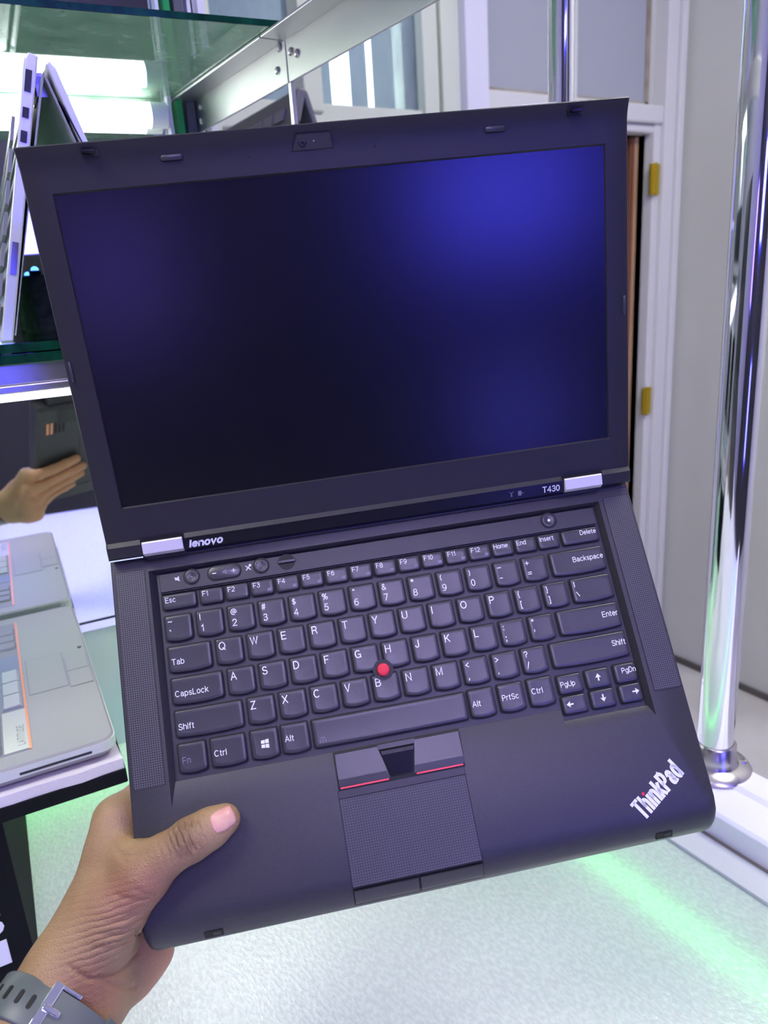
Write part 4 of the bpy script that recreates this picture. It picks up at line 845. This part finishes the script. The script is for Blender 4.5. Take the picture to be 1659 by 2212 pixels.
    for _ in range(400):
        mn = par_[faces].min(1); new = par_.copy()
        for q_ in range(4): np.minimum.at(new, faces[:, q_], mn)
        new = new[new]
        if (new == par_).all(): break
        par_ = new
    lab, cn_ = np.unique(par_, return_counts=True); keep = par_ == lab[cn_.argmax()]
    mp_ = np.cumsum(keep)-1; verts = verts[keep]; faces = mp_[faces[keep[faces[:, 0]]]]
    # relax a little
    vs = verts.copy()
    for _ in range(2):
        s = np.zeros_like(vs); c_ = np.zeros(len(vs))
        for a, c2 in ((0, 1), (1, 2), (2, 3), (3, 0)):
            np.add.at(s, faces[:, a], vs[faces[:, c2]]); np.add.at(s, faces[:, c2], vs[faces[:, a]])
            np.add.at(c_, faces[:, a], 1); np.add.at(c_, faces[:, c2], 1)
        vs = 0.5*vs + 0.5*s/c_[:, None]
    me = bpy.data.meshes.new('hand'); me.from_pydata((vs*K).tolist(), [], faces.tolist()); me.update()
    def sd(p):
        A = np.asarray(p, np.float32); return field((A[:, 0], A[:, 1], A[:, 2]))
    return me, sd
def skin_mat():
    m = bpy.data.materials.new('brown skin'); m.use_nodes = True; nt = m.node_tree; N = nt.nodes.new; L = nt.links.new; b_ = nt.nodes['Principled BSDF']
    b_.inputs['Roughness'].default_value = 0.5; b_.inputs['Subsurface Weight'].default_value = 0.12; b_.inputs['Subsurface Radius'].default_value = (0.006, 0.002, 0.001); b_.inputs['Subsurface Scale'].default_value = 0.5
    tc = N('ShaderNodeTexCoord'); nz = N('ShaderNodeTexNoise'); nz.inputs['Scale'].default_value = 28; nz.inputs['Detail'].default_value = 4
    L(tc.outputs['Object'], nz.inputs['Vector']); rp = N('ShaderNodeValToRGB'); e = rp.color_ramp.elements
    e[0].position = 0.3; e[0].color = (0.27, 0.155, 0.070, 1); e[1].position = 0.7; e[1].color = (0.40, 0.255, 0.125, 1); L(nz.outputs['Fac'], rp.inputs[0])
    # palm side is paler and more orange
    at = N('ShaderNodeAttribute'); at.attribute_name = 'palm'
    mx = N('ShaderNodeMixRGB'); mx.inputs[2].default_value = (0.52, 0.25, 0.13, 1); L(at.outputs['Fac'], mx.inputs[0]); L(rp.outputs[0], mx.inputs[1])
    atr = N('ShaderNodeAttribute'); atr.attribute_name = 'ruddy'
    mr = N('ShaderNodeMixRGB'); mr.inputs[2].default_value = (0.27, 0.105, 0.065, 1); L(atr.outputs['Fac'], mr.inputs[0]); L(mx.outputs[0], mr.inputs[1]); mx = mr
    at2 = N('ShaderNodeAttribute'); at2.attribute_name = 'knuckle'
    m2 = N('ShaderNodeMixRGB'); m2.inputs[2].default_value = (0.115, 0.055, 0.035, 1); ml = N('ShaderNodeMath'); ml.operation = 'MULTIPLY'; ml.inputs[1].default_value = 0.6
    L(at2.outputs['Fac'], ml.inputs[0]); L(ml.outputs[0], m2.inputs[0]); L(mx.outputs[0], m2.inputs[1]); L(m2.outputs[0], b_.inputs['Base Color'])
    # fine skin lines everywhere, deep creases over the thumb joint
    vo = N('ShaderNodeTexVoronoi'); vo.feature = 'DISTANCE_TO_EDGE'; vo.inputs['Scale'].default_value = 620; L(tc.outputs['Object'], vo.inputs['Vector'])
    mp = N('ShaderNodeMapping'); mp.inputs['Rotation'].default_value = (0, 0, R(-20)); L(tc.outputs['Object'], mp.inputs[0])
    wv = N('ShaderNodeTexWave'); wv.inputs['Scale'].default_value = 95; wv.inputs['Distortion'].default_value = 4; wv.inputs['Detail'].default_value = 3; wv.inputs['Detail Scale'].default_value = 1.2; L(mp.outputs[0], wv.inputs['Vector'])
    mk = N('ShaderNodeMath'); mk.operation = 'MULTIPLY'; L(wv.outputs['Fac'], mk.inputs[0]); L(at2.outputs['Fac'], mk.inputs[1])
    at3 = N('ShaderNodeAttribute'); at3.attribute_name = 'crease'
    mp3 = N('ShaderNodeMapping'); mp3.inputs['Rotation'].default_value = (0, 0, R(86)); L(tc.outputs['Object'], mp3.inputs[0])
    w3 = N('ShaderNodeTexWave'); w3.inputs['Scale'].default_value = 95; w3.inputs['Distortion'].default_value = 4; w3.inputs['Detail'].default_value = 3; w3.inputs['Detail Scale'].default_value = 0.8; L(mp3.outputs[0], w3.inputs['Vector'])
    pw = N('ShaderNodeMath'); pw.operation = 'POWER'; pw.inputs[1].default_value = 0.35; L(w3.outputs['Fac'], pw.inputs[0])
    m3 = N('ShaderNodeMath'); m3.operation = 'MULTIPLY'; L(pw.outputs[0], m3.inputs[0]); L(at3.outputs['Fac'], m3.inputs[1])
    ad = N('ShaderNodeMath'); ad.operation = 'ADD'; L(mk.outputs[0], ad.inputs[0]); L(m3.outputs[0], ad.inputs[1])
    vm = N('ShaderNodeMath'); vm.operation = 'MULTIPLY'; vm.inputs[1].default_value = 0.5; L(vo.outputs['Distance'], vm.inputs[0])
    a2 = N('ShaderNodeMath'); a2.operation = 'ADD'; L(ad.outputs[0], a2.inputs[0]); L(vm.outputs[0], a2.inputs[1])
    bp = N('ShaderNodeBump'); bp.inputs['Strength'].default_value = 0.8; bp.inputs['Distance'].default_value = 0.0011; L(a2.outputs[0], bp.inputs['Height']); L(bp.outputs[0], b_.inputs['Normal'])
    return m
hm, hsd = build_hand()
# folds pressed into the flesh: polylines on the visible side (laptop mm), depth
def surf(x, y, z1=45.0):
    zs = np.arange(z1, -60, -1.0); d = hsd([(x, y, z) for z in zs]); k_ = np.argmax(d < 0)
    return (x, y, float(zs[k_]) if (d < 0).any() else -60.0)
folds = [([(-70, -168), (-61, -177), (-50, -180), (-43, -175), (-39, -167), (-37.5, -160)], 1.5),
         ([(-58, -178), (-52, -186), (-46, -192)], 1.0), ([(-52, -150), (-44, -152), (-37, -150)], 0.8), ([(-55, -156), (-46, -158.5), (-38, -156)], 0.8), ([(-57, -162), (-48, -165), (-40, -162)], 0.7),
         ([(-33, -138), (-29, -141), (-25.5, -143)], 0.8), ([(-44, -139), (-35, -143), (-28, -144)], 0.7),
         ([(-1.5, -109.5), (-2.8, -114), (-2.2, -119), (-0.2, -124)], 1.0), ([(-5, -110.5), (-6.6, -115), (-6.2, -121), (-4.0, -127)], 1.1), ([(-9, -112.5), (-10.4, -117), (-9.8, -123), (-8, -128)], 1.0), ([(-13, -114), (-14, -119), (-13.6, -124)], 0.7), ([(2.0, -110), (1.2, -114), (2.0, -118)], 0.7),
         ([(-46, -117), (-40, -121), (-33, -121.5)], 0.8), ([(-50, -112), (-45, -119), (-38, -124)], 0.8)]
vv = np.empty(len(hm.vertices)*3); hm.vertices.foreach_get('co', vv); vv = vv.reshape(-1, 3)*1000
nn_ = np.empty(len(hm.vertices)*3); hm.vertices.foreach_get('normal', nn_); nn_ = nn_.reshape(-1, 3)
disp = np.zeros(len(vv))
for pl, dep in folds:
    pts = []
    for (xa, ya), (xb, yb) in zip(pl[:-1], pl[1:]):
        for t_ in np.linspace(0, 1, 6): pts.append(surf(xa+(xb-xa)*t_, ya+(yb-ya)*t_))
    pts = np.array(pts); sel = np.where((vv >= pts.min(0)-5).all(1) & (vv <= pts.max(0)+5).all(1))[0]
    if not len(sel): continue
    dm = np.full(len(sel), 1e9)
    for a_, b_ in zip(pts[:-1], pts[1:]):
        d_ = b_-a_; l2 = max(float(d_@d_), 1e-6); t_ = np.clip(((vv[sel]-a_)@d_)/l2, 0, 1)
        dm = np.minimum(dm, np.linalg.norm(vv[sel]-a_-t_[:, None]*d_, axis=1))
    disp[sel] = np.maximum(disp[sel], dep*np.exp(-(dm/1.25)**2) - 0.25*dep*np.exp(-((dm-2.8)/1.2)**2))
vv = vv - nn_*disp[:, None]
hm.vertices.foreach_set('co', (vv*K).ravel()); hm.update()
co = np.empty(len(hm.vertices)*3); hm.vertices.foreach_get('co', co); co = co.reshape(-1, 3)*1000
def add_attr(name, val):
    a = hm.attributes.new(name, 'FLOAT', 'POINT'); a.data.foreach_set('value', np.clip(val, 0, 1).astype(np.float32))
def gauss(c, s): return np.exp(-(((co-np.array(c))/np.array(s))**2).sum(1))
add_attr('knuckle', gauss((-5, -117, 24), (11, 12, 14))*1.1)
add_attr('palm', np.clip((-co[:, 2]-16)/18, 0, 1)*np.clip((co[:, 0]+72)/20, 0, 1))
add_attr('crease', gauss((-46, -158, 14), (24, 22, 26))*0.9)
add_attr('ruddy', np.clip(gauss((-34, -140, 14), (26, 16, 22))+0.8*gauss((-62, -185, 8), (22, 14, 22)), 0, 1)*0.8)
hand = empty('person', label='brown left hand gripping the black laptop with thumb on top', cat='person'); hand.matrix_world = LM
obj('hand_and_forearm', hm, skin_mat(), hand, smooth=180)
# thumb nail: a curved plate laid on the thumb
ua = np.array([0.955, 0.297, 0]); ub = np.array([-0.297, 0.955, 0]); nc = np.array([15.8, -112.0, 0])
na, nbn = 12, 10; gv = []
for i in range(na+1):
    for j in range(nbn+1):
        a = -1+2*i/na; c_ = -1+2*j/nbn
        p = nc + ua*(a*6.5*math.sqrt(1-0.30*c_*c_)) + ub*(c_*5.9*math.sqrt(1-0.26*a*a)-0.1)
        z0, z1 = 5.0, 30.0
        for _ in range(18):
            zm = (z0+z1)/2
            if hsd([(p[0], p[1], zm)])[0] < 0: z0 = zm
            else: z1 = zm
        gv.append((p[0], p[1], z0+0.45-0.35*max(abs(a), abs(c_))**6))
nf = [(i*(nbn+1)+j, (i+1)*(nbn+1)+j, (i+1)*(nbn+1)+j+1, i*(nbn+1)+j+1) for i in range(na) for j in range(nbn)]
nm = MB(); nm.v = gv; nm.f = nf
no = mm('thumb_nail', nm, m_nail, hand, smooth=180)
so_ = no.modifiers.new('solid', 'SOLIDIFY'); so_.thickness = 0.0006; so_.offset = -1
# watch strap round the wrist
ws = empty('watch', label='grey rubber watch strap with silver buckle on the wrist', cat='watch'); ws.matrix_world = LM
axd = Vector((-34, -44, 41)).normalized(); c0 = Vector((-81.5, -190.5, 0))
wx = Vector((0.82, -0.57, -0.14)); wx = (wx - axd*wx.dot(axd)).normalized(); wy = axd.cross(wx).normalized()
if wy.z < 0: wy = -wy
def strap_pt(t, s, off):
    a, c_ = 31.5+off, 23.5+off; n_ = 2.4
    ct, st_ = math.cos(t), math.sin(t)
    r_ = (abs(ct/a)**n_+abs(st_/c_)**n_)**(-1/n_)
    return c0 + axd*s + wx*(r_*ct) + wy*(r_*st_)
NS = 72
rg_ = [[strap_pt(2*math.pi*i/NS, s, o) for s, o in ((0, 0.2), (0.4, 1.8), (1.2, 2.3), (21, 2.3), (21.8, 1.8), (22.2, 0.2))] for i in range(NS)]
sm = MB(); 
for r_ in rg_: sm.v += [tuple(p) for p in r_]
for i in range(NS):
    for j in range(6):
        a = i*6+j; b_ = i*6+(j+1) % 6; c_ = ((i+1) % NS)*6
        sm.f.append((a, b_, c_+(j+1) % 6, c_+j))
strap = mm('strap', sm, m_strap, ws, smooth=50)
for k, tdeg in enumerate((158, 145, 132, 119)):
    t = R(tdeg); q = strap_pt(t, 11, 2.35); q2 = strap_pt(t+0.02, 11, 2.35); tx = (q2-q).normalized(); nn = tx.cross(axd).normalized()
    mt = Matrix((tx, axd, nn)).transposed().to_4x4(); mt.translation = q
    mm('strap_hole', MB().loft([[mt @ Vector((x, y, z)) for x, y in rrect(-1.2, 1.2, -3.4, 3.4, 1.15, 4)] for z in (-0.4, 0.25)]), m_gap, strap)
def strap_band(t0, t1, s0, s1, o0, o1, n_=8):
    return MB().loft([[strap_pt(R(t0+(t1-t0)*i/n_), s, o) for s, o in ((s0, o0), (s0, o1), (s1, o1), (s1, o0))] for i in range(n_+1)])
bk = mm('buckle', strap_band(97, 107, -1.5, 24, 1.5, 5.4), m_chrome, ws, smooth=40, bevel=0.0008)
mm('buckle_bar', strap_band(76, 98, -1.6, 0.6, 2.0, 5.0), m_chrome, ws, smooth=40, bevel=0.0005)
mm('buckle_bar', strap_band(76, 98, 22, 24.2, 2.0, 5.0), m_chrome, ws, smooth=40, bevel=0.0005)
mm('buckle_tongue', strap_band(86, 104, 9.5, 12.5, 3.0, 6.6), m_chrome, ws, smooth=40, bevel=0.0005)
mm('strap_tail', strap_band(20, 97, 1.2, 20.8, 2.2, 4.4, 24), m_strap, ws, smooth=50)
mm('strap_keeper', strap_band(36, 44, -0.8, 23, 4.2, 6.0), m_strap, ws, smooth=50)
